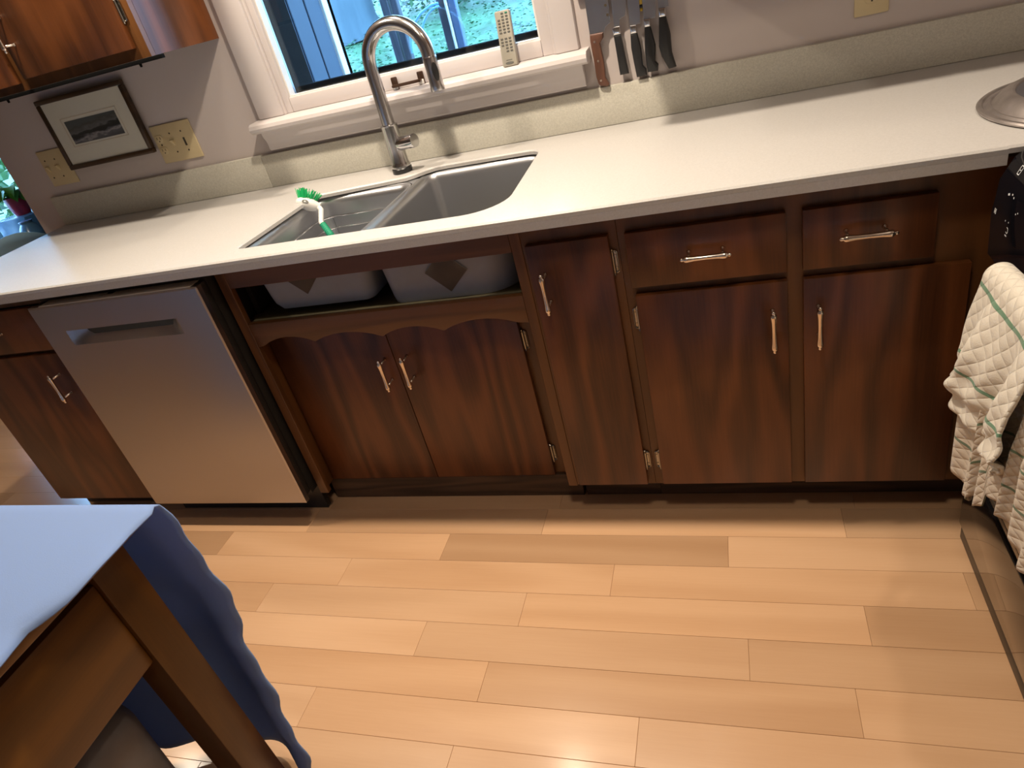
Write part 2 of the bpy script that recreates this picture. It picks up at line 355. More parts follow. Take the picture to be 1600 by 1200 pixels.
def lathe(bm, prof, c, axis=(0, 0, 1), seg=24):
    """prof: list of (radius, height) along axis from c"""
    ax = Vector(axis).normalized(); a = Vector((0, 0, 1)) if abs(ax.z) < .9 else Vector((1, 0, 0))
    u = ax.cross(a).normalized(); v = ax.cross(u); c = Vector(c); rings = []
    for r, h in prof:
        r = max(r, 1e-5)
        rings.append([bm.verts.new(c+ax*h+(u*math.cos(2*math.pi*k/seg)+v*math.sin(2*math.pi*k/seg))*r) for k in range(seg)])
    fs = []
    for i in range(len(rings)-1):
        for k in range(seg): fs.append(bm.faces.new((rings[i][k], rings[i][(k+1) % seg], rings[i+1][(k+1) % seg], rings[i+1][k])))
    fs.append(bm.faces.new(rings[0][::-1])); fs.append(bm.faces.new(rings[-1]))
    bmesh.ops.recalc_face_normals(bm, faces=fs)
    return bm
def prism(bm, pts, axis, d0, d1, bev=0.0):
    """extrude a 2-D outline: axis 'Y' -> pts are (x,z); 'Z' -> (x,y); 'X' -> (y,z)"""
    def P(a, b, d): return {'Y': (a, d, b), 'Z': (a, b, d), 'X': (d, a, b)}[axis]
    A = [bm.verts.new(P(a, b, d0)) for a, b in pts]; Bv = [bm.verts.new(P(a, b, d1)) for a, b in pts]
    fa = bm.faces.new(A); fb = bm.faces.new(Bv[::-1]); n = len(pts); fs = [fa, fb]
    for i in range(n): fs.append(bm.faces.new((A[i], Bv[i], Bv[(i+1) % n], A[(i+1) % n])))
    bmesh.ops.recalc_face_normals(bm, faces=fs)
    if bev:
        es = list(fa.edges)+list(fb.edges)
        bmesh.ops.bevel(bm, geom=es, offset=bev, segments=2, affect='EDGES', profile=0.5)
    return bm
def rrect(x0, x1, y0, y1, r, seg=6):
    rs = r if isinstance(r, (list, tuple)) else [r]*4
    out = []
    for (cx, cy, sx, sy, a0, q) in ((x1, y0, -1, 1, -90, 0), (x1, y1, -1, -1, 0, 1), (x0, y1, 1, -1, 90, 2), (x0, y0, 1, 1, 180, 3)):
        rad = rs[q]
        for k in range(seg+1):
            a = R(a0+90*k/seg); out.append((cx+sx*rad+rad*math.cos(a), cy+sy*rad+rad*math.sin(a)))
    return out
def inset(pts, d):
    """offset a ccw outline inwards by d"""
    n = len(pts); out = []
    for i in range(n):
        p0, p1, p2 = Vector(pts[i-1]), Vector(pts[i]), Vector(pts[(i+1) % n])
        e1 = (p1-p0); e2 = (p2-p1)
        if e1.length < 1e-9: e1 = e2
        if e2.length < 1e-9: e2 = e1
        n1 = Vector((-e1.y, e1.x)).normalized(); n2 = Vector((-e2.y, e2.x)).normalized()
        b = (n1+n2); b = b/max(0.3, b.length_squared)*2
        out.append((p1.x+b.x*d, p1.y+b.y*d))
    return out
def slab(bm, outer, holes, z0, z1, bev=0.003, bev0=None):
    bev0 = bev if bev0 is None else bev0
    """plate with holes and eased top edges"""
    def ring(pts, z): return [bm.verts.new((x, y, z)) for x, y in pts]
    def band(a, b):
        n = len(a)
        for i in range(n): bm.faces.new((a[i], a[(i+1) % n], b[(i+1) % n], b[i]))
    tops = []; bots = []
    for k, pts in enumerate([outer]+holes):
        s = 1 if k == 0 else -1
        t = ring(inset(pts, s*bev), z1); md = ring(pts, z1-bev); md2 = ring(pts, z0+bev0); b = ring(inset(pts, s*bev0), z0)
        band(t, md); band(md, md2); band(md2, b); tops.append(t); bots.append(b)
    for grp in (tops, bots):
        es = []
        for rg in grp:
            for i in range(len(rg)):
                e = bm.edges.get((rg[i], rg[(i+1) % len(rg)]));  es.append(e)
        bmesh.ops.triangle_fill(bm, use_beauty=True, use_dissolve=False, edges=es)
    bmesh.ops.recalc_face_normals(bm, faces=bm.faces)
    return bm
def loft(bm, loops, cap_end=True, cap_start=False):
    rs = [[bm.verts.new(p) for p in lp] for lp in loops]
    for a, b in zip(rs, rs[1:]):
        n = len(a)
        for i in range(n): bm.faces.new((a[i], a[(i+1) % n], b[(i+1) % n], b[i]))
    if cap_end: bm.faces.new(rs[-1])
    if cap_start: bm.faces.new(rs[0][::-1])
    bmesh.ops.recalc_face_normals(bm, faces=bm.faces)
    return bm
def grid(bm, nu, nv, f, uvf=None):
    vs_ = [[bm.verts.new(f(i/nu, j/nv)) for j in range(nv+1)] for i in range(nu+1)]
    lay = bm.loops.layers.uv.new('UVMap') if uvf else None
    for i in range(nu):
        for j in range(nv):
            fc = bm.faces.new((vs_[i][j], vs_[i+1][j], vs_[i+1][j+1], vs_[i][j+1]))
            if uvf:
                for lp, (a, b) in zip(fc.loops, ((i, j), (i+1, j), (i+1, j+1), (i, j+1))): lp[lay].uv = uvf(a/nu, b/nv)
    return bm
def solid(o, t, off=0.0, sub=0):
    if sub:
        s = o.modifiers.new('sub', 'SUBSURF'); s.levels = sub; s.render_levels = sub
    m = o.modifiers.new('solid', 'SOLIDIFY'); m.thickness = t; m.offset = off
    return o
def share(src, name, parent, loc, rot=(0, 0, 0)):
    o = src.copy(); o.name = name; COL.objects.link(o); o.parent = parent
    o.location = Vector(loc)-(ORG[parent.name] if parent else Vector()); o.rotation_euler = rot
    ORG[o.name] = ORG[parent.name] if parent else Vector(loc)
    return o

YW = 0.636          # kitchen wall face
# ================================================================== STRUCTURE
# --- floor with plank pieces
fl = struct(link('floor', B(-2.75, 3.15, -3.2, 3.25, -0.10, -0.0125), M['subfloor'], smooth=0))
PW = 0.1035; PL = 0.788
def plank_mesh(L):
    bm = B(0, L-0.0004, 0, PW-0.0005, -0.0120, 0.0, bev=0.0006, seg=1)
    me = bpy.data.meshes.new('plank'); bm.to_mesh(me); bm.free(); me.materials.append(M['floor']); return me
PM = plank_mesh(PL)
tones = {(-1, 1): 0}
rows = {0: 1.40, -1: 1.366, -2: 1.085, -3: 0.80, -4: 0.583, -5: 1.123, -6: 0.535, -7: 0.9, -8: 1.3, -9: 0.7, 1: 0.95}
forced = {(-1, 'L'): .90, (-1, 'R'): 1.06, (-2, 'L'): 1.06, (-2, 'R'): .80, (-3, 'L'): 1.05, (-3, 'R'): 1.03, (-4, 'L'): .93, (-4, 'R'): .99}
rn = random.Random(3)
for j in range(-11, 2):
    y0 = 0.0115+PW*j
    if j == 1: y0 = 0.0115+PW
    jx = rows.get(j, rn.uniform(0, .78))
    k0 = math.floor((-2.5-jx)/PL)
    k = k0
    while jx+k*PL < 2.62:
        x = jx+k*PL
        t = rn.choice((0.86, 0.92, 0.96, 1.0, 1.03))*rn.uniform(.98, 1.02)
        if (j, 'L') in forced and k == -1: t = forced[(j, 'L')]
        if (j, 'R') in forced and k == 0: t = forced[(j, 'R')]
        g = rn.uniform(-0.035, 0.03)
        o = bpy.data.objects.new('plank', PM); COL.objects.link(o); o.parent = fl
        o.location = Vector((x, y0, 0))-ORG[fl.name]; o.color = (t, t*(1+g*.6), t*(1+g*1.4), 1)
        k += 1
for j in range(2, 9):        # the strip of boards seen past the end of the cabinets
    y0 = 0.0115+PW*j; jx = rn.uniform(0, .78)-2.5
    for k in range(-1, 3):
        x = jx+k*PL
        if x > -0.53: continue
        o = bpy.data.objects.new('plank', PM); COL.objects.link(o); o.parent = fl
        t = rn.uniform(0.9, 1.04); o.location = Vector((x, y0, 0))-ORG[fl.name]; o.color = (t, t, t, 1)
# --- walls
bm = nb(); WX0, WX1, WZ0, WZ1 = 0.605, 1.50, 1.128, 2.10
box(bm, -0.64, WX0, YW, 0.80, 0, 2.45); box(bm, WX1, 3.10, YW, 0.80, 0, 2.45); box(bm, WX0, WX1, YW, 0.80, 0, WZ0); box(bm, WX0, WX1, YW, 0.80, WZ1, 2.45)
struct(link('wall_back', bm, M['wall'], smooth=0))
struct(link('wall_right', B(3.05, 3.15, -3.2, YW, 0, 2.45), M['wall'], smooth=0))
struct(link('wall_front', B(-2.75, 3.15, -3.3, -3.2, 0, 2.45), M['wall2'], smooth=0))
DY0, DY1, DZ0, DZ1 = 1.25, 2.75, 0.54, 1.46
bm = nb(); box(bm, -2.75, -2.62, -3.2, DY0, 0, 2.45); box(bm, -2.75, -2.62, DY1, 3.25, 0, 2.45); box(bm, -2.75, -2.62, DY0, DY1, 0, DZ0); box(bm, -2.75, -2.62, DY0, DY1, DZ1, 2.45)
struct(link('wall_left', bm, M['wall2'], smooth=0))
struct(link('wall_dining', B(-2.75, -0.52, 3.25, 3.35, 0, 2.45), M['wall2'], smooth=0))
wd = struct(link('wall_wing', B(-0.62, -0.52, 0.80, 3.35, -0.6, 2.45), M['groove'], smooth=0))
for i in range(11):       # vertical boards on the outside of the wing, seen through the window
    y1 = 3.160-0.200*i
    if y1 < .95: break
    link('board', B(-0.522, -0.497, y1-0.182, y1, -0.6, 2.45, bev=0.004, seg=1), M['siding'], wd, smooth=0)
link('corner_board', B(-0.53, -0.485, 3.172, 3.245, -0.6, 2.5, bev=0.003, seg=1), M['corner'], wd, smooth=0)
ce = struct(link('ceiling', B(-2.75, 3.15, -3.3, 3.35, 2.44, 2.55), M['ceil'], smooth=0))

# --- kitchen window
win = bpy.data.objects.new('window_1', None); COL.objects.link(win); win.location = (1.05, YW, WZ0); ORG[win.name] = Vector(win.location); struct(win)
bm = nb(); box(bm, 0.512, 0.604, 0.614, YW+.01, 1.128, 2.2, bev=0.004); box(bm, 0.598, 0.612, 0.622, YW+.02, 1.128, 2.1, bev=0.002)
link('casing', bm, M['trim'], win)
bm = nb(); box(bm, 1.502, 1.566, 0.614, YW+.01, 1.128, 2.2, bev=0.004); box(bm, 1.494, 1.506, 0.622, YW+.02, 1.128, 2.1, bev=0.002)
link('casing', bm, M['trim'], win)
link('casing', B(0.49, 1.59, 0.610, YW+.01, 2.1, 2.2, bev=0.004), M['trim'], win)
prof = [(0.640, 1.128), (0.572, 1.126), (0.563, 1.120), (0.560, 1.110), (0.563, 1.100), (0.574, 1.094), (0.590, 1.092), (0.640, 1.092)]
bm = prism(nb(), [(y, z) for y, z in prof], 'X', 0.498, 1.592, bev=0.002); link('sill', bm, M['trim'], win)
prof = [(YW, 1.093), (0.600, 1.092), (0.604, 1.075), (0.612, 1.062), (0.614, 1.050), (0.614, 1.036), (0.620, 1.031), (YW, 1.031)]
bm = prism(nb(), prof, 'X', 0.508, 1.570, bev=0.001); link('apron', bm, M['trim'], win)
bm = nb(); box(bm, 0.605, 0.634, YW-.006, 0.69, 1.128, 2.1, bev=0.003); box(bm, 1.462, 1.50, YW-.006, 0.69, 1.128, 2.1, bev=0.003)
box(bm, 0.634, 1.462, YW-.006, 0.69, 1.128, 1.172, bev=0.004); box(bm, 0.634, 1.462, YW, 0.69, 2.05, 2.1, bev=0.003)
link('sash', bm, M['trim'], win)
bm = nb(); box(bm, 0.632, 0.640, 0.64, 0.668, 1.168, 2.05); box(bm, 0.640, 1.456, 0.64, 0.668, 1.168, 1.176); box(bm, 1.456, 1.464, 0.64, 0.668, 1.168, 2.05)
link('glazing_bead', bm, M['white'], win, smooth=0)
bm = nb(); box(bm, 0.622, 0.634, 0.692, 0.81, 1.14, 2.1); box(bm, 1.462, 1.475, 0.692, 0.79, 1.14, 2.1); box(bm, 0.634, 1.462, 0.70, 0.735, 1.13, 1.190, bev=0.004); box(bm, 0.634, 1.462, 0.70, 0.81, 2.05, 2.1)
link('outer_frame', bm, M['jamb'], win)
link('pane', B(0.636, 1.462, 0.672, 0.676, 1.170, 2.06), M['glass'], win, smooth=0)
bm = nb()
for x in (1.004, 1.090):
    box(bm, x-.010, x+.010, 0.6225, 0.6295, 1.118, 1.163, bev=0.003)
    lathe(bm, [(0.004, 0), (0.004, 0.02)], (x, 0.624, 1.140), (0, -1, 0), 10)
tube(bm, [(1.004, 0.606, 1.140), (1.090, 0.606, 1.141)], 0.0045, 10)
link('lift_handle', bm, M['bronze'], win)['label'] = 'dark bronze sash lift handle'
bm = nb()
for x in (1.004, 1.090): box(bm, x-.007, x+.008, 0.618, 0.6295, 1.1285, 1.1415, bev=0.002)
for x in (1.004, 1.090): pass
link('latch_block', bm, M['white'], win)
# dining window
w2 = bpy.data.objects.new('window_2', None); COL.objects.link(w2); w2.location = (-2.68, 2.0, DZ0); ORG[w2.name] = Vector(w2.location); struct(w2)
bm = nb(); box(bm, -2.72, -2.60, DY0-.06, DY0+.03, DZ0-.03, DZ1+.06); box(bm, -2.72, -2.60, DY1-.03, DY1+.06, DZ0-.03, DZ1+.06)
box(bm, -2.72, -2.60, DY0+.03, DY1-.03, DZ1-.03, DZ1+.06); box(bm, -2.72, -2.56, DY0+.03, DY1-.03, DZ0-.03, DZ0+.02)
link('window_frame', bm, M['trim'], w2, smooth=0)
link('pane', B(-2.675, -2.67, DY0+.03, DY1-.03, DZ0+.02, DZ1-.03), M['glass'], w2, smooth=0)
bm = nb(); box(bm, 2.375, 2.9, 0.001, 0.01, 0, .05)
bm.free()

# ================================================================== CABINET HARDWARE
def pull_bm(L=0.105, stand=0.038):
    """turned bar pull along Z, centred at origin, standing off towards -Y"""
    bm = nb(); h = L/2
    prof = [(0.0005, -h), (0.0030, -h+.002), (0.0038, -h+.005), (0.0026, -h+.008), (0.0056, -h+.010), (0.0060, -h+.014), (0.0058, -h+.018), (0.0046, -h*0.45), (0.0040, 0), (0.0046, h*0.45), (0.0058, h-.018), (0.0060, h-.014), (0.0056, h-.010), (0.0026, h-.008), (0.0038, h-.005), (0.0030, h-.002), (0.0005, h)]
    prof = [(r_*1.22, h_) for r_, h_ in prof]
    lathe(bm, prof, (0, -stand, 0), (0, 0, 1), 12)
    for s in (-1, 1):
        lathe(bm, [(0.0055, 0), (0.0048, .003), (0.0030, .006), (0.0027, stand-.003)], (0, 0, s*(h-.018)), (0, -1, 0), 10)
    return bm
_p = pull_bm(); PULL = bpy.data.meshes.new('handle'); _p.to_mesh(PULL); _p.free(); PULL.materials.append(M['pull'])
for p in PULL.polygons: p.use_smooth = True
def hinge_bm():
    bm = nb()
    lathe(bm, [(0.0005, -.033), (0.003, -.031), (0.0022, -.027), (0.0038, -.025), (0.0038, .025), (0.0022, .027), (0.003, .031), (0.0005, .033)], (0.001, -.005, 0), (0, 0, 1), 10)
    tube(bm, [(x, -.0025, z) for x, z in rrect(-.001, .011, -.026, .026, .0055, 4)], .0020, 6, closed=True)
    prism(bm, rrect(0.0, .010, -.025, .025, .0045, 4), 'Y', -.0012, 0.0)
    for z in (-.014, .014): lathe(bm, [(0.0026, 0), (0.002, .0012)], (0.0068, -.0012, z), (0, -1, 0), 8)
    return bm
_p = hinge_bm(); HINGE = bpy.data.meshes.new('hinge'); _p.to_mesh(HINGE); _p.free(); HINGE.materials.append(M['hinge'])
def handle(parent, x, y, z, horiz=False):
    o = bpy.data.objects.new('handle', PULL); COL.objects.link(o); o.parent = parent
    o.location = Vector((x, y, z))-ORG[parent.name]; ORG[o.name] = ORG[parent.name]
    if horiz: o.rotation_euler = (0, R(90), 0)
    o['label'] = 'turned satin nickel bar pull'
def hinge(parent, x, y, z, flip=False):
    o = bpy.data.objects.new('hinge', HINGE); COL.objects.link(o); o.parent = parent
    o.location = Vector((x, y, z))-ORG[parent.name]; ORG[o.name] = ORG[parent.name]
    if flip: o.rotation_euler = (0, R(180), 0)
def door(parent, x0, x1, z0, z1, yf=-0.018, th=0.0175, name='door'):
    return link(name, B(x0, x1, yf, yf+th, z0, z1, bev=0.0016, seg=2), M['door'], parent)

ZB, ZT, ZCB = 0.117, 0.829, 0.8815
def carcass(parent, x0, x1, z0=0.105, y1=0.60, top=ZCB-.0025, lo=None):
    bm = nb(); t = .016
    box(bm, x0, x0+t, 0.019, y1, z0, top); box(bm, x1-t, x1, 0.019, y1, z0, top); box(bm, x0+t, x1-t, 0.019, y1, z0, z0+t); box(bm, x0+t, x1-t, y1-.008, y1, z0+t, top)
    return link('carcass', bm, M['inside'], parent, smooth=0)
def toe_kick(parent, x0, x1, y=0.072, top=0.104, m='toe'):
    return link('toe_kick', B(x0, x1, y, y+.018, 0.001, top), M[m], parent, smooth=0)

# --- left cabinet
c = thing('base_cabinet', 'dark walnut base cabinet with one door at the counter\'s left end, left of the dishwasher', 'cabinet', (-0.26, 0.3, 0))
bm = nb(); box(bm, -0.512, -0.486, 0, .0185, 0.09, ZCB-.002); box(bm, -0.030, -0.004, 0, .0185, 0.09, ZCB-.002); box(bm, -0.486, -0.030, 0, .0185, 0.845, ZCB-.002); box(bm, -0.486, -0.030, 0, .0185, 0.680, 0.705); box(bm, -0.486, -0.030, 0, .0185, 0.09, 0.105)
link('face_frame', bm, M['frame_v'], c)
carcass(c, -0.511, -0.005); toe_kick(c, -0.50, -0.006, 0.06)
d = door(c, -0.503, -0.022, 0.086, 0.684); handle(d, -0.103, -.018, 0.578); hinge(c, -0.5035, -0.0006, 0.14, True)
d = link('drawer', B(-0.503, -0.022, -.018, -.0005, 0.698, 0.842, bev=.0016), M['door'], c); handle(d, -0.26, -.018, 0.77, True)

# --- sink cabinet
c = thing('sink_cabinet', 'walnut sink cabinet with scalloped apron rail, open tray shelf and two recessed doors', 'cabinet', (1.05, 0.3, 0))
link('stile', B(0.622, 0.652, 0, .0185, 0.083, ZCB-.002, bev=.001, seg=1), M['frame_v'], c)
link('stile', B(1.450, 1.4755, 0, .0185, 0.100, ZCB-.002, bev=.001, seg=1), M['frame_v'], c)
link('top_rail', B(0.6525, 1.4495, 0, .010, 0.812, ZCB-.002, bev=.001, seg=1), M['frame_h'], c)
# scalloped rail
pts = [(0.6525, 0.702), (0.6525, 0.6285)]
cusps = [0.676, 0.800, 0.905, 1.048, 1.17, 1.27, 1.41]
cusps = [(0.676, .634), (0.840, .632), (1.046, .628), (1.222, .628), (1.42, .632)]
for (a, za), (b, zb) in zip(cusps, cusps[1:]):
    for k in range(9):
        t = k/8
        if k == 0 and a != cusps[0][0]: continue
        # broad ogee: dip in the middle, cusp at the ends
        z = za*(1-t)+zb*t+0.021*math.sin(math.pi*t)**0.8
        pts.append((a+(b-a)*t, z))
pts += [(1.4495, 0.629), (1.4495, 0.702)]
link('scalloped_rail', prism(nb(), pts, 'Y', 0, .0185, bev=.001), M['frame_h'], c)
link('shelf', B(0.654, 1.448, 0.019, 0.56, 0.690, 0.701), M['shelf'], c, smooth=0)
bm = nb(); box(bm, 0.614, 0.633, 0.0195, 0.098, 0.083, 0.689); link('recess_side', bm, M['frame_v'], c, smooth=0)
bm = nb(); box(bm, 1.449, 1.466, 0.0195, 0.098, 0.083, 0.689); link('recess_side', bm, M['frame_v'], c, smooth=0)
bm = nb(); box(bm, 0.634, 0.650, 0.080, 0.098, 0.083, 0.689); box(bm, 1.388, 1.448, 0.080, 0.098, 0.083, 0.689); box(bm, 0.650, 1.388, 0.080, 0.098, 0.645, 0.689); box(bm, 0.650, 1.388, 0.080, 0.098, 0.083, 0.095)
link('recess_frame', bm, M['frame_v'], c)
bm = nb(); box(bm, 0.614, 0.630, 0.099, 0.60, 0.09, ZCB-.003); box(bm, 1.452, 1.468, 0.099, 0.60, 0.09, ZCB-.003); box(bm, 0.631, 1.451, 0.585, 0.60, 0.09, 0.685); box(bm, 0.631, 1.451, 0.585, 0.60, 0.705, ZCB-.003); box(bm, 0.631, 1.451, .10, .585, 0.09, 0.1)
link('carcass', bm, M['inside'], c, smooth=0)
d = door(c, 0.640, 1.0165, 0.088, 0.640, 0.062); handle(d, 0.988, .062, 0.490)
d = door(c, 1.0185, 1.396, 0.088, 0.640, 0.062); handle(d, 1.058, .062, 0.494)
for z in (0.540, 0.160): hinge(c, 0.6395, 0.0797, z, True); hinge(c, 1.397, 0.0797, z)
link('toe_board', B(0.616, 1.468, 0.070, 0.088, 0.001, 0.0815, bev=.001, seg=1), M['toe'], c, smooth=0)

# --- narrow + wide cabinet
c = thing('narrow_cabinet', 'narrow tall-doored walnut base cabinet just right of the sink cabinet', 'cabinet', (1.59, 0.3, 0))
bm = nb(); box(bm, 1.4765, 1.498, 0, .0185, 0.105, ZCB-.002); box(bm, 1.664, 1.694, 0, .0185, 0.105, ZCB-.002); box(bm, 1.498, 1.664, 0, .0185, 0.815, ZCB-.002); box(bm, 1.498, 1.664, 0, .0185, 0.105, 0.125)
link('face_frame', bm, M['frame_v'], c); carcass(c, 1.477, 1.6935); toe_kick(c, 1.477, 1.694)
d = door(c, 1.487, 1.676, ZB, ZT); handle(d, 1.521, -.018, 0.722)
for z in (0.762, 0.192): hinge(c, 1.677, -0.0006, z)
c = thing('wide_cabinet', 'wide walnut base cabinet with two drawers over two doors, beside the range', 'cabinet', (2.06, 0.3, 0))
bm = nb(); box(bm, 1.695, 1.725, 0, .0185, 0.105, ZCB-.002); box(bm, 2.025, 2.077, 0, .0185, 0.105, ZCB-.002); box(bm, 2.295, 2.45, 0, .0185, 0.105, ZCB-.002)
for x0, x1 in ((1.725, 2.025), (2.077, 2.295)):
    box(bm, x0, x1, 0, .0185, 0.815, ZCB-.002); box(bm, x0, x1, 0, .0185, 0.668, 0.708); box(bm, x0, x1, 0, .0185, 0.105, 0.125)
link('face_frame', bm, M['frame_v'], c); carcass(c, 1.6955, 2.45); toe_kick(c, 1.695, 2.45)
d = door(c, 1.717, 2.036, ZB, 0.679); handle(d, 2.005, -.018, 0.577)
d = door(c, 2.067, 2.372, ZB, 0.679); handle(d, 2.096, -.018, 0.578)
d = link('drawer', B(1.712, 2.036, -.018, -.0005, 0.699, ZT, bev=.0016), M['door'], c); handle(d, 1.877, -.018, 0.770, True)
d = link('drawer', B(2.067, 2.305, -.018, -.0005, 0.699, ZT, bev=.0016), M['door'], c); handle(d, 2.181, -.018, 0.775, True)
for z in (0.615, 0.192): hinge(c, 1.7155, -0.0006, z, True)

# --- upper cabinets
c = thing('wall_cabinet', 'reddish walnut wall cabinet hanging left of the window above the framed picture', 'cabinet', (-0.2, 0.47, 1.375))
bm = nb(); box(bm, -0.90, 0.455, 0.336, YW-.001, 1.39, 2.2); link('carcass', bm, M['inside'], c, smooth=0)
link('side_panel', B(0.456, 0.474, 0.337, YW-.001, 1.377, 2.2), M['door'], c, smooth=0)
bm = nb(); box(bm, 0.425, 0.474, 0.318, .336, 1.377, 2.2); box(bm, -0.01, 0.045, 0.318, .336, 1.377, 2.2); box(bm, -0.90, -0.01, 0.318, .336, 1.377, 1.42); box(bm, 0.045, 0.425, 0.318, .336, 1.377, 1.42); box(bm, -0.90, -0.84, 0.318, .336, 1.42, 2.2)
link('face_frame', bm, M['frame_v'], c)
d = door(c, 0.034, 0.440, 1.404, 2.15, 0.300); handle(d, 0.068, .300, 1.525)
hinge(c, 0.4415, 0.3174, 1.495)
d = door(c, -0.62, 0.003, 1.397, 2.15, 0.300)
bm = nb(); box(bm, -0.90, 0.512, 0.306, 0.322, 1.366, 1.3765, bev=.001); 
for x in (-.08, .43): lathe(bm, [(.004, 0), (.003, .008)], (x, .314, 1.366), (0, 0, -1), 8)
link('under_cabinet_rail', bm, M['mattblack'], c)['label'] = 'thin black rail along the bottom edge'
c = thing('wall_cabinet', 'walnut wall cabinet right of the window, over the knives', 'cabinet', (2.4, 0.47, 1.375))
link('carcass', B(1.68, 3.045, 0.318, YW-.001, 1.377, 2.2), M['door'], c, smooth=0)
for i in range(3): door(c, 1.70+.44*i, 2.12+.44*i, 1.40, 2.15, 0.300)

# ================================================================== COUNTER
ct = thing('countertop', 'long off-white speckled worktop with a low backsplash', 'countertop', (1.2, 0.3, 0.882))
outer = [(-0.515, -0.069), (2.388, -0.069), (2.392, -0.066), (3.045, -0.066), (3.045, YW-.0005), (-0.515, YW-.0005)]
cut = [(0.735, 0.012), (1.335, 0.010)]
for k in range(9):
    a = R(-90+90*k/8); cut.append((1.345+.098*math.cos(a), 0.108+.098*math.sin(a)))
for k in range(7):
    a = R(0+90*k/6); cut.append((1.392+.042*math.cos(a), 0.462+.042*math.sin(a)))
cut += [(1.14, 0.512), (1.105, 0.508), (1.080, 0.492), (1.055, 0.466), (1.030, 0.448), (1.0, 0.443), (0.775, 0.420)]
for k in range(1, 6):
    a = R(90+90*k/5); cut.append((0.768+.040*math.cos(a), 0.380+.040*math.sin(a)))
cut += [(0.712, 0.034)]
for k in range(1, 5):
    a = R(180+90*k/5); cut.append((0.735+.023*math.cos(a), 0.035+.023*math.sin(a)))
link('slab', slab(nb(), outer, [cut], 0.901, 0.914, 0.004, 0.0002), M['top'], ct, smooth=40)
bm = nb(); box(bm, -0.515, 2.390, -0.069, -0.030, 0.882, 0.9009); box(bm, -0.515, -0.48, -0.030, YW-.001, 0.882, 0.9009)
link('front_edge', bm, M['top'], ct, smooth=0)
for a, b in ((-0.48, 0.680), (1.475, 3.04)): link('underlay', B(a, b, -0.0295, YW-.001, 0.8825, 0.9009), M['inside'], ct, smooth=0)

link('backsplash', B(-0.50, 0.4588, 0.6165, YW-.001, 0.9145, 1.022, bev=.002), M['splash'], ct)
link('backsplash', B(0.4594, 3.04, 0.618, YW-.001, 0.9145, 1.020, bev=.002), M['splash'], ct)

# ================================================================== SINK
sk = thing('kitchen_sink', 'undermounted double-bowl stainless steel sink below the window', 'sink', (1.08, 0.26, 0.66))
def bowl(x0, x1, y0, y1, zb, r, ins=0.0):
    lo = []
    def L(d, z, rr): lo.append([(x, y, z) for x, y in rrect(x0+d, x1-d, y0+d, y1-d, [max(q-d*.5, .012) for q in rr], 8)])
    L(-0.010, 0.8985, r)
    for k in range(8):
        a = R(86*k/7); L(-0.009+.018*math.sin(a), 0.8985-.026*(1-math.cos(a)), r)
    L(0.018, zb+.05, r); L(0.021, zb+.026, r); L(0.029, zb+.010, r); L(0.045, zb+.002, r)
    lo.append([((x0+x1)/2+(p[0]-(x0+x1)/2)*.12, (y0+y1)/2+(p[1]-(y0+y1)/2)*.12, zb) for p in lo[-1]])
    return loft(nb(), lo)
def shell(x0, x1, y0, y1, zb, r, g=0.004):
    lo = []
    def L(d, z): lo.append([(x, y, z) for x, y in rrect(x0-g+d, x1+g-d, y0-g+d, y1+g-d, [max(q+g-d*.5, .012) for q in r], 8)])
    L(0.0, 0.884); L(0.012, zb+.05); L(0.016, zb+.024); L(0.027, zb+.004); L(0.045, zb-.004)
    return loft(nb(), lo, True)
LB = (0.716, 1.0520, 0.026, 0.430, 0.712, [.035, .04, .05, .03]); RB = (1.0780, 1.441, 0.026, 0.505, 0.668, [.095, .045, .03, .035])
# steel flange round both bowls
bm = nb()
fo = [(0.690, 0.019), (1.462, 0.019), (1.462, 0.53), (1.075, 0.53), (1.065, 0.465), (0.690, 0.455)]
slab(bm, fo, [rrect(LB[0]-.0105, LB[1]+.0105, LB[2]-.0, LB[3]+.0105, LB[5], 8), rrect(RB[0]-.0105, RB[1]+.0105, RB[2]-.0, RB[3]+.0105, RB[5], 8)], 0.8955, 0.8987, 0.0003)
link('flange', bm, M['sink'], sk)
link('bowl', bowl(*LB), M['sink'], sk)['label'] = 'smaller left bowl'
link('bowl', bowl(*RB), M['sink'], sk)['label'] = 'deeper right bowl'
link('bowl_underside', shell(*LB), M['under'], sk)['label'] = 'grey coated outside of the left bowl'
link('bowl_underside', shell(*RB), M['under'], sk)['label'] = 'grey coated outside of the right bowl'
for cx, cz, s, yy, zb in ((0.858, 0.815, .056, 0.0225, .712), (1.263, 0.776, .056, 0.0225, .668)):
    pts = [(cx+s*math.cos(R(90*k-2)), cz+s*math.sin(R(90*k-2))) for k in range(4)]
    bm = prism(nb(), pts, 'Y', -.0025, .0005, bev=.0006)
    for v in bm.verts:
        # follow the slightly tapering wall
        v.co.y += yy+.004+(0.884-v.co.z)/(0.884-zb-.05)*.012-.0065
    link('sound_pad', bm, M['pad'], sk)
for (x0, x1, y0, y1, zb, r) in (LB, RB):
    lathe_bm = lathe(nb(), [(.045, 0), (.043, .003), (.036, .002), (.030, -.0), (.004, -.0005)][::-1], ((x0+x1)/2, (y0+y1)/2+.02, zb+.0005), (0, 0, 1), 24)
    link('drain', lathe_bm, M['chrome'], sk)

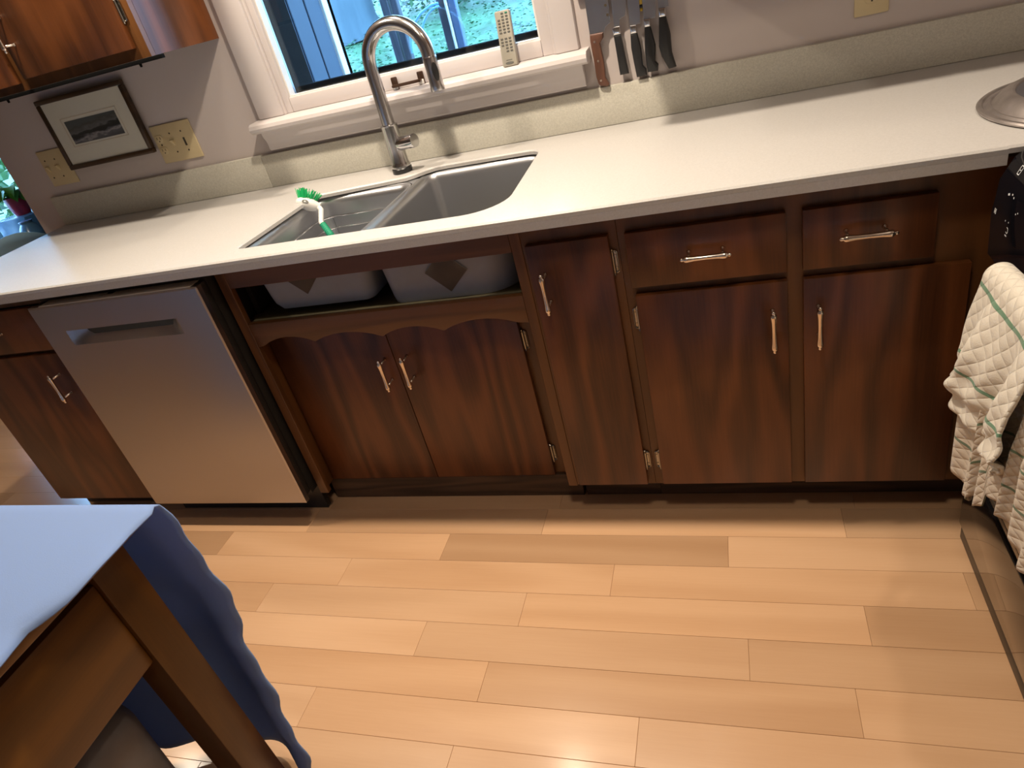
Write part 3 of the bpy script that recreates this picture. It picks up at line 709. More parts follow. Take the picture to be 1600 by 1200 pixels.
# faucet
f = thing('faucet', 'tall chrome gooseneck faucet behind the sink with side lever', 'faucet', (0.998, 0.512, 0.914))
FX, FY = 0.998, 0.512
link('base_ring', lathe(nb(), [(.030, 0), (.0305, .003), (.0305, .013), (.028, .016)], (FX, FY, 0.9145)), M['black'], f)
link('body', lathe(nb(), [(.0290, .0165), (.0295, .020), (.0275, .026), (.0262, .030), (.0256, .07), (.0245, .132), (.0252, .134), (.0252, .139), (.020, .141)], (FX, FY, 0.9145)), M['nickel'], f)
dv = Vector((1, -0.10, 0)).normalized()
rad = 0.0935; zc = 1.212
pts = [(FX, FY, 1.053+.02*i) for i in range(8)]
for k in range(0, 25):
    a = math.pi-math.pi*k/24*1.02
    c0 = Vector((FX, FY, zc))+dv*rad
    q = c0+dv*rad*math.cos(a)+Vector((0, 0, rad*1.0*math.sin(a))); pts.append(tuple(q))
link('spout', tube(nb(), pts, 0.0190, 20), M['nickel'], f)
e = Vector(pts[-1]); dn = (Vector(pts[-1])-Vector(pts[-2])).normalized()
hd = link('spray_head', lathe(nb(), [(.0172, -.004), (.0196, .0), (.0200, .004), (.0192, .03), (.0196, .068), (.0205, .082), (.0195, .087), (.014, .087)], e, dn, 20), M['nickel'], f)
sd = (Vector((0.62, -0.78, 0))); sd = (sd-dn*sd.dot(dn)).normalized(); sx = dn.cross(sd)
bm = nb()
for s, (a, b, th) in enumerate(((0.014, 0.062, .0065),)):
    base = e+sd*.0165
    pr = [(math.cos(R(t))*.0085, ) for t in range(0, 360, 30)]
    lp = [[tuple(base+sd*h+sx*math.cos(R(t))*.0085*q+dn*((a+b)/2+math.sin(R(t))*(b-a)/2*q)) for t in range(0, 360, 20)] for h, q in ((0, 1), (th-.001, 1), (th, .8))]
    loft(bm, lp, True, True)
link('spray_button', bm, M['black'], hd)
link('collar', lathe(nb(), [(.0183, -.008), (.0187, -.006), (.0187, -.003), (.0183, -.001)], e, dn, 20), M['chrome'], hd)
la = Vector((0.92, -0.30, 0.10)).normalized()
lv = link('lever', lathe(nb(), [(.017, .012), (.0190, .026), (.0193, .032), (.0198, .078), (.0190, .082), (.001, .0825)], (FX, FY, 0.994), la, 24), M['chrome'], f)

# wire rack in left bowl
r = thing('sink_rack', 'thin chrome wire rack sitting in the left sink bowl', 'rack', (0.87, 0.24, 0.72))
def loopz(z, d, rr=.05): return [(x, y, z) for x, y in rrect(0.742+d, 1.004-d, 0.052+d, 0.400-d, rr, 6)]
link('rim_wire', tube(nb(), loopz(0.846, 0), 0.0021, 8, closed=True), M['chrome'], r)
link('rim_wire', tube(nb(), loopz(0.812, 0.003), 0.0018, 8, closed=True), M['chrome'], r)
link('base_wire', tube(nb(), loopz(0.726, 0.014), 0.0016, 8, closed=True), M['chrome'], r)
a, b = loopz(0.846, 0), loopz(0.726, 0.014)
for i in range(0, len(a), 3): link('upright_wire', tube(nb(), [a[i], (loopz(.812, .003)[i]), b[i]], 0.0013, 6), M['chrome'], r)
for i in range(7):
    x = 0.785+.03*i; link('cross_wire', tube(nb(), [(x, .066, .7255), (x, .386, .7255)], 0.0012, 6), M['chrome'], r)

# dish brush
b_ = thing('dish_brush', 'white dish brush with green bristles and grip leaning in the left bowl', 'brush', (0.745, 0.36, 0.83))
H0 = Vector((0.716, 0.372, 0.897)); H1 = Vector((0.742, 0.372, 0.884)); HE = Vector((0.812, 0.300, 0.8275))
up = Vector((-0.22, 0.50, 0.80)).normalized()
lp = []; ax = Vector((0.92, 0.12, -0.36)).normalized(); sdv = ax.cross(up).normalized(); upp = sdv.cross(ax).normalized()
cc = Vector((0.728, 0.374, 0.902))
for t, wd_, th in ((-.034, .006, .006), (-.031, .015, .012), (-.021, .023, .017), (0, .027, .019), (.016, .022, .018), (.028, .013, .013), (.040, .0085, .008)):
    lp.append([tuple(cc+ax*t+sdv*math.cos(R(q))*wd_+upp*math.sin(R(q))*th) for q in range(0, 360, 24)])
link('head', loft(nb(), lp, True, True), M['white'], b_)
link('scraper_slot', prism(nb(), [(0, 0), (.1, 0), (.1, .1), (0, .1)], 'Z', 0, .1) and loft(nb(), [[tuple(cc+ax*(.000+.010*math.cos(R(q)))+sdv*(.0262)+upp*(.0055*math.sin(R(q)))-sdv*h) for q in range(0, 360, 30)] for h in (0.0, .012)], True, True), M['button'], b_)
hp = [cc+ax*.030, cc+ax*.042+Vector((.002, -.010, -.006)), cc.lerp(HE, .62), cc.lerp(HE, .78)]
link('neck', tube(nb(), hp, [.0085, .0080, .0075, .0085], 12), M['white'], b_)
gd = (HE-cc.lerp(HE, .72)); 
prof = []
L_ = 0.062; 
for i in range(18):
    h = L_*i/17; prof.append(((.0086 if i % 2 else .0105)*(1 if i < 15 else (18-i)/4), h))
link('grip', lathe(nb(), prof, cc.lerp(HE, .70), gd, 12), M['teal'], b_)
bm = nb(); rb = random.Random(5)
for i in range(130):
    q = rb.uniform(0, 2*math.pi); rr = math.sqrt(rb.random())
    p = cc+ax*(-.004+.027*rr*math.cos(q))+sdv*(.021*rr*math.sin(q))+upp*.013
    d = (upp+ax*(rr*math.cos(q)*.55)+sdv*(rr*math.sin(q)*.45)).normalized()
    tube(bm, [p, p+d*.012, p+d*rb.uniform(.024, .030)], [.0011, .0011, .0009], 5)
o = link('bristles', bm, M['green'], b_); o['kind'] = 'stuff'

# ================================================================== DISHWASHER
dw = thing('dishwasher', 'stainless steel built-in dishwasher with a recessed pocket handle', 'dishwasher', (0.305, 0.25, 0))
YD = -0.066
px0, px1, pz0, pz1 = 0.094, 0.500, 0.727, 0.775
xs = [0.002, 0.006, px0, px0+.016, px0+.040, px0+.075, 0.26, 0.38, px1-.045, px1-.022, px1-.008, px1, 0.606, 0.610]
NP = 11; zs = [0.099, 0.103, 0.40, pz0, 0.739, 0.752, 0.765, pz1, 0.851, 0.855]
bm = nb(); V = {}
for i, x in enumerate(xs):
    for k, z in enumerate(zs):
        y = YD
        if i in (0, len(xs)-1) or k in (0, len(zs)-1): y += .004
        V[i, k] = bm.verts.new((x, y, z))
for i in range(len(xs)-1):
    for k in range(len(zs)-1):
        if 2 <= i < NP and 3 <= k <= 6: continue
        bm.faces.new((V[i, k], V[i+1, k], V[i+1, k+1], V[i, k+1]))
# sides back to the door body
ed = [V[i, 0] for i in range(len(xs))]+[V[len(xs)-1, k] for k in range(1, len(zs))]+[V[i, len(zs)-1] for i in range(len(xs)-2, -1, -1)]+[V[0, k] for k in range(len(zs)-2, 0, -1)]
bk = [bm.verts.new((v.co.x, -0.045, v.co.z)) for v in ed]
for i in range(len(ed)): bm.faces.new((ed[i], ed[i-1], bk[i-1], bk[i]))
bmesh.ops.recalc_face_normals(bm, faces=bm.faces)
dd = link('door', bm, M['steel'], dw, smooth=25)
# pocket: curved scoop, deep under the top lip
bm = nb(); pc = {}; V = {(i, k): bm.verts.new((xs[i], YD, zs[k])) for i in range(2, NP+1) for k in range(3, 8) if i in (2, NP) or k in (3, 7)}
for i in range(2, NP+1):
    for k in range(3, 8):
        tx = (xs[i]-px0)/(px1-px0); tz = (zs[k]-pz0)/(pz1-pz0)
        q_ = min(1, min(tx/.19, (1-tx)/.11)); dep = .030*q_*q_*(3-2*q_)*math.sin(min(1, tz*1.05)*math.pi/2)**.8
        if i in (2, NP) or k == 3: pc[i, k] = V[i, k]
        else: pc[i, k] = bm.verts.new((xs[i], YD+dep, zs[k]))
for i in range(2, NP):
    for k in range(3, 7): bm.faces.new((pc[i, k], pc[i+1, k], pc[i+1, k+1], pc[i, k+1]))
for i in range(2, NP):
    vs4 = [V[i, 7], V[i+1, 7], pc[i+1, 7], pc[i, 7]]; vs4 = list(dict.fromkeys(vs4))
    if len(vs4) >= 3: bm.faces.new(vs4)
bmesh.ops.recalc_face_normals(bm, faces=bm.faces)
for f_ in bm.faces:
    if f_.normal.y > .2: f_.normal_flip()
link('pocket_handle', bm, M['steel'], dd, smooth=35)
link('door_liner', B(0.010, 0.604, -0.0445, -0.018, 0.110, 0.8545, bev=.002), M['gasket'], dw)
bm = nb(); box(bm, 0.045, 0.27, -0.062, -0.020, 0.8552, 0.8572, bev=.0005, seg=1); box(bm, 0.300, 0.588, -0.062, -0.020, 0.8552, 0.8572, bev=.0005, seg=1); box(bm, 0.27, 0.300, -0.062, -0.034, 0.8552, 0.8572)
link('top_strip', bm, plain('ceiling_sheen_steel', (0.66, 0.60, 0.52), 0.4, 0.3, noise=0.05), dw)  # steel door top, ceiling reflection put into its pale colour
link('tub', B(0.006, 0.606, -0.017, 0.56, 0.100, 0.868), M['gasket'], dw, smooth=0)
link('toe_panel', B(0.006, 0.606, 0.02, 0.04, 0.002, 0.0985), M['black'], dw, smooth=0)

# ================================================================== RANGE
rg = thing('range', 'black kitchen range with touch controls at the right edge of the picture', 'range', (2.7, -0.455, 0))
RY0, RY1 = -0.835, -0.076; RX = 2.392
link('body', B(2.425, 3.03, RY0, RY1, 0.03, 0.895, bev=.003), M['blackgloss'], rg)
link('cooktop', B(2.430, 3.04, RY0, RY1, 0.8955, 0.917, bev=.006), M['blackglass'], rg)
prof = [(2.4245, 0.715), (2.384, 0.715), (2.377, 0.722), (2.374, 0.80), (2.380, 0.862), (2.398, 0.898), (2.412, 0.909), (2.4245, 0.910)]
bm = nb()
A = [bm.verts.new((x, RY0, z)) for x, z in prof]; Bv = [bm.verts.new((x, RY1, z)) for x, z in prof]
bm.faces.new(A); bm.faces.new(Bv[::-1])
for i in range(len(prof)): bm.faces.new((A[i], Bv[i], Bv[(i+1) % len(prof)], A[(i+1) % len(prof)]))
bmesh.ops.recalc_face_normals(bm, faces=bm.faces)
cp = link('control_panel', bm, M['blackglass'], rg, smooth=40)
link('cooktop_trim', tube(nb(), [(2.412, RY0+.02, 0.9205), (2.412, RY1-.075, 0.9205), (2.416, RY1-.062, 0.9205)], [.011, .011, .006], 14), M['blackgloss'], rg)
# printed touch marks on the panel
def panel_x(z):
    for (xa, za), (xb, zb) in zip(prof[2:], prof[3:]):
        if za <= z <= zb: return xa+(xb-xa)*(z-za)/(zb-za)
    return 2.38
def mark(segs, y, z, s):
    bm = nb()
    for (a0, b0, a1, b1, wd_) in segs:
        p = (y-a0*s, z+b0*s); q = (y-a1*s, z+b1*s)
        d = Vector((q[0]-p[0], q[1]-p[1])); n_ = Vector((-d.y, d.x)).normalized()*wd_*s/2
        cs = [(p[0]+n_.x, p[1]+n_.y), (q[0]+n_.x, q[1]+n_.y), (q[0]-n_.x, q[1]-n_.y), (p[0]-n_.x, p[1]-n_.y)]
        bm.faces.new([bm.verts.new((panel_x(zz)-.0006, yy, zz)) for yy, zz in cs])
    return link('panel_mark', bm, M['print_white'], cp, smooth=0)
sq = [(0, 0, 1, 0, .16), (1, 0, 1, 1.5, .16), (1, 1.5, 0, 1.5, .16), (0, 1.5, 0, 0, .16)]
mark(sq+[(.3, .75, .7, .75, .16)], -0.118, 0.883, .0085)
mark([(0, 0, 0, 1.2, .35), (.7, 0, .7, 1.2, .35), (0, .6, .7, .6, .2)], -0.090, 0.806, .0075)
mark([(0, 0, .7, .25, .35), (1.6, .5, 2.0, .6, .3), (2.4, .2, 2.7, .3, .3)], -0.128, 0.852, .010)
mark([(0, .2, .6, 0, .18), (.6, 0, 1, .5, .18), (1, .5, .8, 1.1, .18), (.8, 1.1, .2, 1.2, .18), (-.4, -.6, .5, -.6, .3), (.2, 2.2, .4, 2.2, .3), (-1.4, 2.0, -1.2, 2.0, .3)], -0.155, 0.795, .0085)
mark([(0, 0, .3, 0, .3), (.9, .5, 1.2, .5, .3)], -0.175, 0.835, .008)
link('oven_door', B(RX-.002, 2.4245, RY0+.004, RY1-.004, 0.262, 0.708, bev=.006), M['blackgloss'], rg)
link('trim_strip', B(RX+.002, 2.4245, RY0+.004, RY1-.004, 0.240, 0.257, bev=.002), plain('grey_trim', (0.20, 0.17, 0.14), 0.25, 0.6, noise=0.1), rg)
link('storage_drawer', B(RX, 2.4245, RY0+.004, RY1-.004, 0.044, 0.226, bev=.004), M['blackgloss'], rg)
link('kick_strip', B(RX+.004, 2.4245, RY0+.004, RY1-.012, 0.004, 0.040, bev=.002), M['black'], rg)
hb = nb(); tube(hb, [(2.346, -0.785, 0.757), (2.346, -0.262, 0.757)], 0.0105, 14)
for y in (-0.755, -0.285): tube(hb, [(2.346, y, 0.757), (2.376, y, 0.750)], 0.0085, 10)
link('oven_handle', hb, M['black'], rg)

# towels over the oven handle
def towelA(u, v):
    y = -0.262-0.37*u
    Lf = 0.425-0.13*u+.03*math.sin(u*9)+(.03 if .33 < u < .40 else 0); s = -0.055+v*(Lf+.055)
    if s < -0.022: return (2.3615, y, 0.757-(-s-.022))
    if s < 0.022:
        a = math.pi*(s+.022)/.044; return (2.346+.0155*math.cos(a), y, 0.757+.0155*math.sin(a))
    t = s-.022; k = min(1, t*6)
    fold = k*(0.012*math.sin(u*17+.6)+0.007*math.sin(u*36+t*5)+0.004*math.sin(u*61))
    return (2.3295-abs(fold)-0.015*t, y+k*(.012*math.sin(u*17+2)+.02*t), 0.757-t)
o = link('dish_towel', grid(nb(), 80, 60, towelA, lambda u, v: (u*.38, v*.46)), M['towelA'], smooth=60, org=(2.34, -0.4, 0.3))
solid(o, 0.003, 1.0); tag(o, 'long cream dish towel with thin green checks hanging low from the oven handle', 'towel', 'towels on the oven handle')
def towelB(u, v):
    # thick quilted towel bunched over the bar, its lower end gathered and turned up
    y = -0.238-0.235*u
    s = v*0.375-0.05
    rb_ = .0245
    if s < -0.038: x, z = 2.346+rb_, 0.757-(-s-.038)
    elif s < 0.038:
        a = math.pi*(s+.038)/.076; x, z = 2.346+rb_*math.cos(a), 0.757+rb_*math.sin(a)
        z += .010*math.sin(math.pi*u)*math.sin(a)
    else:
        t = s-.038; tt = t/.287
        k = min(1, tt*2.5)
        bulge = 0.012*math.sin(min(1, tt)*math.pi)+0.016*tt*tt
        fold = k*(0.013*math.sin(u*10+4.2+tt*1.0)+0.006*math.sin(u*23+tt*4)+.006)
        pleat = 0.009*math.sin(tt*26+u*7)*max(0, tt-.45)*2
        x = 2.346-rb_-bulge-fold-pleat
        z = 0.757-t*0.98+0.10*max(0, u-.35)*tt*tt+.02*math.sin(u*6)*tt*tt
        y += 0.055*tt*(1-u)*.9-0.02*math.sin(tt*3)*u+.012*math.sin(tt*9+u*4)*tt
        if tt > .8: x += (tt-.8)*.10
    return (x, y, z)
o = link('dish_towel', grid(nb(), 64, 80, towelB, lambda u, v: (u*.27+.02, v*.375)), M['towelB'], smooth=60, org=(2.33, -0.33, 0.45))
solid(o, 0.006, 1.0); tag(o, 'thick white quilted towel with green stripes bunched over the oven handle', 'towel', 'towels on the oven handle')

# ================================================================== COUNTER AND WALL OBJECTS
ld = thing('pan_lid', 'worn grey metal lid with a hollow top on the counter behind the range', 'lid', (2.612, 0.130, 0.9145))
link('shell', lathe(nb(), [(.206, .0), (.212, .002), (.213, .005), (.210, .008), (.204, .0085), (.201, .0055), (.197, .0055), (.194, .010), (.190, .010), (.187, .008), (.184, .011), (.179, .018), (.171, .025), (.163, .0292), (.156, .0305), (.1525, .0295), (.1505, .0268), (.143, .013), (.10, .007), (.002, .0065)], (2.612, 0.130, 0.9145), (0, 0, 1), 72), M['alu'], ld, smooth=25)
link('hollow', lathe(nb(), [(.1503, .0272), (.1425, .0135), (.10, .0075), (.002, .0070), (.001, .0068), (.099, .0068), (.1422, .0128), (.1505, .0266)], (2.612, 0.130, 0.9145), (0, 0, 1), 64), plain('hollow_shade_metal', (0.13, 0.125, 0.14), 0.45, 0.6, noise=0.3, nscale=20), ld, smooth=40)  # same metal as the shell, shade of the hollow put into a darker colour
# framed picture
pf = thing('framed_picture', 'small grey landscape print in a dark wooden frame with wide cream mount', 'picture', (-0.13, 0.63, 1.1))
fx0, fx1, fz0, fz1 = -0.325, 0.063, 1.101, 1.340; w_ = 0.016
for (a, b, c0, d) in ((fx0, fx1, fz1-w_, fz1), (fx0, fx1, fz0, fz0+w_), (fx0, fx0+w_, fz0+w_, fz1-w_), (fx1-w_, fx1, fz0+w_, fz1-w_)):
    link('frame_bar', B(a, b, 0.610, 0.628, c0, d, bev=.003), M['picframe'], pf)
link('mount', B(fx0+w_, fx1-w_, 0.617, 0.624, fz0+w_, fz1-w_), M['mat'], pf, smooth=0)
bm = nb(); a, b, c0, d, t = -0.259, -0.008, 1.173, 1.269, .0016
box(bm, a, b, .6162, .6172, c0, c0+t); box(bm, a, b, .6162, .6172, d-t, d); box(bm, a, a+t, .6162, .6172, c0, d); box(bm, b-t, b, .6162, .6172, c0, d)
link('mount_line', bm, M['matline'], pf, smooth=0)
link('print', B(-0.247, -0.019, .6160, .6171, 1.181, 1.257), M['photo'], pf, smooth=0)
# switch / outlet plates
def plate(x0, x1, z0, z1, label, cat, name):
    t = thing(name, label, cat, ((x0+x1)/2, YW, z0))
    link('cover_plate', B(x0, x1, YW-.0065, YW-.0005, z0, z1, bev=.003), M['plate'], t)
    return t
def screw(t, x, z): link('screw', lathe(nb(), [(.0032, 0), (.0026, .0012)], (x, YW-.0063, z), (0, -1, 0), 10), M['plate_dark'], t)
def outlet(t, x, zc):
    for s in (-1, 1):
        z = zc+s*.0195
        pts = [(x+.0165*math.cos(R(q)), z+max(-.0125, min(.0125, .0165*math.sin(R(q))))) for q in range(0, 360, 15)]
        f_ = link('receptacle', prism(nb(), pts, 'Y', YW-.0085, YW-.006, bev=.0006), M['plate'], t)
        bm = nb(); box(bm, x-.0075, x-.0055, YW-.0089, YW-.0084, z-.001, z+.007); box(bm, x+.0055, x+.0075, YW-.0089, YW-.0084, z-.001, z+.007); lathe(bm, [(.0023, 0), (.0023, .0005)], (x, YW-.0084, z-.007), (0, -1, 0), 8)
        link('slots', bm, M['plate_dark'], f_, smooth=0)
    screw(t, x, zc)
def toggle(t, x, zc):
    link('toggle', prism(nb(), [(YW-.006, zc-.011), (YW-.012, zc+.001), (YW-.018, zc+.009), (YW-.015, zc+.012), (YW-.006, zc+.008)], 'X', x-.005, x+.005, bev=.0008), M['plate'], t)
    screw(t, x, zc+.031); screw(t, x, zc-.031)
p3 = plate(0.070, 0.236, 1.055, 1.180, 'almond three-gang plate with outlet and two switches, right of the picture', 'switch plate', 'switch_plate')
outlet(p3, 0.092, 1.117); toggle(p3, 0.142, 1.117); screw(p3, 0.190, 1.148); screw(p3, 0.190, 1.085)
link('dimmer_slot', B(0.186, 0.194, YW-.0075, YW-.006, 1.100, 1.127, bev=.0005, seg=1), M['plate_dark'], p3)
p2 = plate(-0.462, -0.335, 1.056, 1.183, 'almond switch plate half hidden behind the picture\'s left side', 'switch plate', 'switch_plate')
for x in (-0.438, -0.390): toggle(p2, x, 1.118)
p1 = plate(2.249, 2.326, 1.060, 1.18, 'almond double outlet on the wall above the right stretch of counter', 'outlet', 'wall_outlet')
outlet(p1, 2.2875, 1.118)
# remote control on the sill
rc = thing('remote_control', 'slim silver-grey remote control standing on the window sill', 'remote', (1.375, 0.60, 1.128))
def tilt(bm, lean=0.19):
    # built upright at the sill and leaned back against the sash
    rot = Matrix.Translation((0, 0.585, 1.1285)) @ Matrix.Rotation(-lean, 4, 'X') @ Matrix.Translation((0, -0.585, -1.1285))
    bmesh.ops.transform(bm, matrix=rot, verts=bm.verts); return bm
link('body', tilt(prism(nb(), rrect(1.354, 1.397, 1.1285, 1.268, .004, 3), 'Y', 0.585, 0.603, bev=.003)), M['remote'], rc)
k = 0
for row in range(13):
    for cix in range(3):
        if row in (7,) or (row in (0, 1) and cix == 0) or (row > 10 and cix == 0): continue
        x = 1.364+.0115*cix; z = 1.2605-.0078*row
        link('button', tilt(B(x-.0035, x+.0035, 0.5835, 0.5855, z-.0020, z+.0020, bev=.0005, seg=1)), M['green_btn'] if (row == 0 and cix == 2) else M['button'], rc)
pts = [(1.3755+.012*math.cos(R(q)), 1.1365+.0034*math.sin(R(q))) for q in range(0, 360, 20)]
link('badge', tilt(prism(nb(), pts, 'Y', 0.5842, 0.5855)), M['button'], rc)
link('brand_strip', tilt(B(1.367, 1.384, 0.5845, 0.5855, 1.1435, 1.1450)), M['button'], rc)

# knives on a magnetic bar
o = link('knife_bar', B(1.58, 2.10, 0.619, YW-.001, 1.245, 1.285, bev=.003), M['rack_wood']); tag(o, 'reddish wooden magnetic knife bar on the wall right of the window', 'knife rack')
def knife(label, blade, bolster, hnd, hm, rivets=(), holes=(), name='kitchen_knife'):
    xs_ = [p[0] for p in blade]; t = thing(name, label, 'knife', (sum(xs_)/len(xs_), 0.612, 1.03), 'knives hanging on the wall')
    link('blade', prism(nb(), blade, 'Y', 0.6150, 0.6175, bev=.0004), M['blade'], t, smooth=20)
    if bolster: link('bolster', prism(nb(), bolster, 'Y', 0.609, 0.6225, bev=.003), M['bolster'], t)
    h = link('handle', prism(nb(), hnd, 'Y', 0.606, 0.6255, bev=.005), hm, t)
    for x, z in rivets: link('rivet', lathe(nb(), [(.0032, 0), (.0028, .0008)], (x, 0.6062, z), (0, -1, 0), 10), M['rivet'], h)
    for x, z in holes: link('dimple', lathe(nb(), [(.0035, 0), (.0033, .0004)], (x, 0.6149, z), (0, -1, 0), 10), M['plate_dark'], t)
    return t
knife('broad knife with a brown riveted wooden handle, nearest the window', [(1.601, 1.153), (1.638, 1.153), (1.645, 1.168), (1.660, 1.176), (1.664, 1.32), (1.640, 1.345), (1.602, 1.36)], None,
      [(1.6015, 1.158), (1.600, 1.140), (1.602, 1.097), (1.602, 1.050), (1.606, 1.030), (1.612, 1.025), (1.629, 1.0215), (1.635, 1.026), (1.627, 1.045), (1.629, 1.083), (1.6265, 1.112), (1.625, 1.132), (1.636, 1.144), (1.638, 1.157)], M['kwood'],
      [(1.612, 1.139), (1.614, 1.090), (1.614, 1.040)], [(1.653, 1.218), (1.655, 1.195)])
knife('straight black-handled knife with steel end cap, second from the window', [(1.668, 1.158), (1.682, 1.160), (1.684, 1.178), (1.700, 1.184), (1.708, 1.22), (1.704, 1.32), (1.690, 1.37), (1.669, 1.40)], [(1.663, 1.143), (1.683, 1.143), (1.683, 1.163), (1.662, 1.163)],
      [(1.664, 1.1435), (1.667, 1.043), (1.691, 1.043), (1.683, 1.1435)], M['khandle'])
knife('black knife with hooked handle end, third from the window', [(1.709, 1.156), (1.736, 1.158), (1.740, 1.21), (1.737, 1.30), (1.712, 1.36)], [(1.708, 1.137), (1.7255, 1.137), (1.7255, 1.157), (1.709, 1.158)],
      [(1.708, 1.1375), (1.7055, 1.104), (1.708, 1.065), (1.711, 1.029), (1.738, 1.030), (1.7385, 1.045), (1.730, 1.056), (1.731, 1.099), (1.7255, 1.1375)], M['khandle'])
knife('black knife with curved hooked handle, fourth from the window', [(1.746, 1.162), (1.776, 1.164), (1.781, 1.20), (1.778, 1.31), (1.752, 1.36)], [(1.746, 1.1455), (1.7615, 1.1455), (1.763, 1.164), (1.746, 1.166)],
      [(1.746, 1.146), (1.740, 1.087), (1.741, 1.036), (1.768, 1.035), (1.771, 1.051), (1.764, 1.060), (1.769, 1.099), (1.7615, 1.146)], M['khandle'])
knife('black knife with bowed handle, farthest from the window', [(1.786, 1.181), (1.812, 1.182), (1.811, 1.21), (1.808, 1.31), (1.789, 1.35)], [(1.785, 1.161), (1.803, 1.161), (1.804, 1.181), (1.786, 1.183)],
      [(1.785, 1.1615), (1.7775, 1.093), (1.782, 1.069), (1.797, 1.034), (1.817, 1.036), (1.809, 1.073), (1.810, 1.118), (1.803, 1.1615)], M['khandle'])
t = thing('peeler', 'small tool with a yellow and black handle between third and fourth knives', 'peeler', (1.742, 0.63, 1.185))
link('handle', B(1.7375, 1.7475, 0.620, 0.630, 1.200, 1.252, bev=.002), M['yellow'], t); link('ferrule', B(1.737, 1.747, 0.6205, 0.6295, 1.1925, 1.1998, bev=.001), M['black'], t); link('tip', B(1.7385, 1.746, 0.621, 0.629, 1.184, 1.192, bev=.002), M['yellow'], t)

# ================================================================== TABLE, CLOTH, BIN
tb = thing('kitchen_table', 'brown wooden kitchen table with thick square legs in the near left corner', 'table', (0.5, -1.3, 0))
TX0, TX1, TY0, TY1 = -0.15, 1.034, -1.95, -0.825
link('tabletop', B(TX0, TX1, TY0, TY1, 0.768, 0.795, bev=.003), M['table_h'], tb)
for x0, y0 in ((TX1-.086, TY1-.102), (TX1-.086, TY0+.035), (TX0+.02, TY1-.102), (TX0+.02, TY0+.035)):
    link('leg', B(x0, x0+.066, y0, y0+.066, 0.001, 0.7675, bev=.003), M['table_v'], tb)
link('apron', B(TX1-.044, TX1-.027, TY0+.102, TY1-.1025, 0.560, 0.742, bev=.003), M['table_h'], tb)
link('apron', B(TX0+.086, TX1-.087, TY1-.062, TY1-.042, 0.560, 0.7675, bev=.002), M['table_v'], tb)
link('apron', B(TX0+.03, TX0+.05, TY0+.102, TY1-.1025, 0.560, 0.7675, bev=.002), M['table_h'], tb)
link('apron', B(TX0+.086, TX1-.087, TY0+.045, TY0+.065, 0.560, 0.7675, bev=.002), M['table_v'], tb)
link('apron_rail', B(TX1-.060, TX1-.046, TY0+.102, TY1-.1025, 0.700, 0.7675), M['table_v'], tb, smooth=0)
def cloth(u, v):
    # u along x ; v: 0..0.58 over the top, then hanging over the far edge
    xe = 1.066
    top_len = 1.15; drop = 0.74; tot = top_len+drop+.03; s = v*tot
    x = TX0-.02+(xe-TX0+.02)*u
    if s <= top_len:
        y = TY1-top_len+s
        edge = max(0, (u-.93)/.07)
        z = 0.7990-max(0, (u-.968)/.032)**2*(0.005+0.005*math.sin(y*17+1.0)+.003*math.sin(y*41))
        x += edge*(0.010*math.sin(y*13+.5)+.005*math.sin(y*31))
        x -= edge*0.018*max(0, 1-abs(y+1.045)/.05)
        if y > -0.88: x += edge*.012*(y+.88)/.06
        return (x, y, z)
    t = s-top_len
    if t < .03:
        a = t/.03*math.pi/2; y = TY1+.012*math.sin(a)*1.0; z = 0.7990-.012*(1-math.cos(a)); tt = 0
    else:
        tt = t-.03; y = TY1+.012; z = 0.7870-tt
    amp = min(1, tt*3)
    y += amp*(0.020*math.sin(u*16+.8)+.010*math.sin(u*37))+.02*amp
    edge = max(0, (u-.85)/.15)
    y += edge*amp*.028*math.sin(tt*5+1)
    x += edge*(0.012*math.sin(tt*13)+.007*math.sin(tt*29+1)+.004*math.sin(tt*70)-.055*max(0, tt-.32))
    return (x, y, z)
o = link('tablecloth', grid(nb(), 90, 130, cloth), M['cloth'], smooth=60, org=(0.5, -1.3, 0.06))
solid(o, 0.0025, 1.0); tag(o, 'pale blue tablecloth lying on the near table, one side hanging long', 'tablecloth')
bn = nb(); lo = []
for z, d in ((0.001, .03), (.02, .012), (.25, .006), (.44, 0), (.47, .004), (.495, .022), (.505, .05)):
    lo.append([(x, y, z) for x, y in rrect(0.05+d, 0.945-d, -1.62+d, -0.945-d, .07, 6)])
o = link('storage_bin', loft(bn, lo, True, True), M['bin'], smooth=50); tag(o, 'dark grey lidded bin standing under the near table', 'bin')

# ================================================================== OUTSIDE
hillf = lambda x, y: (-0.55 if y < 2.2 else -0.55+(y-2.2)*0.20) + .10*math.sin(x*.7+y*.4)*min(1, max(0, y-2)/4)
gr = struct(link('ground', grid(nb(), 40, 60, lambda u, v: (-12+24*u, 0.85+v*18, hillf(-12+24*u, 0.85+v*18))), M['hill'], org=(0, 9, -.55)))
rl = random.Random(11); bm = nb(); verts = []; faces = []
for i in range(42000):
    y = 1.6+15*rl.random()**1.6; x = 1.2-(y+1.43)*0.36+rl.uniform(-1, 1)*(0.9+y*.36)
    if x < -0.42 and y < 3.45: continue
    z = hillf(x, y)+rl.uniform(.0, .10)
    s = rl.uniform(.010, .026)*(1+y*.05); a = rl.uniform(0, 6.28); ti = rl.uniform(-.9, .5)
    d = Vector((math.cos(a), math.sin(a), 0)); n_ = Vector((-d.y*math.cos(ti), d.x*math.cos(ti), math.sin(ti)))
    c0 = Vector((x, y, z)); k = len(verts)
    verts += [c0-d*s, c0+n_*s*.55, c0+d*s, c0-n_*s*.55]; faces.append((k, k+1, k+2, k+3))
me = bpy.data.meshes.new('ground_cover'); me.from_pydata([tuple(v) for v in verts], [], faces); me.materials.append(M['leafA'])
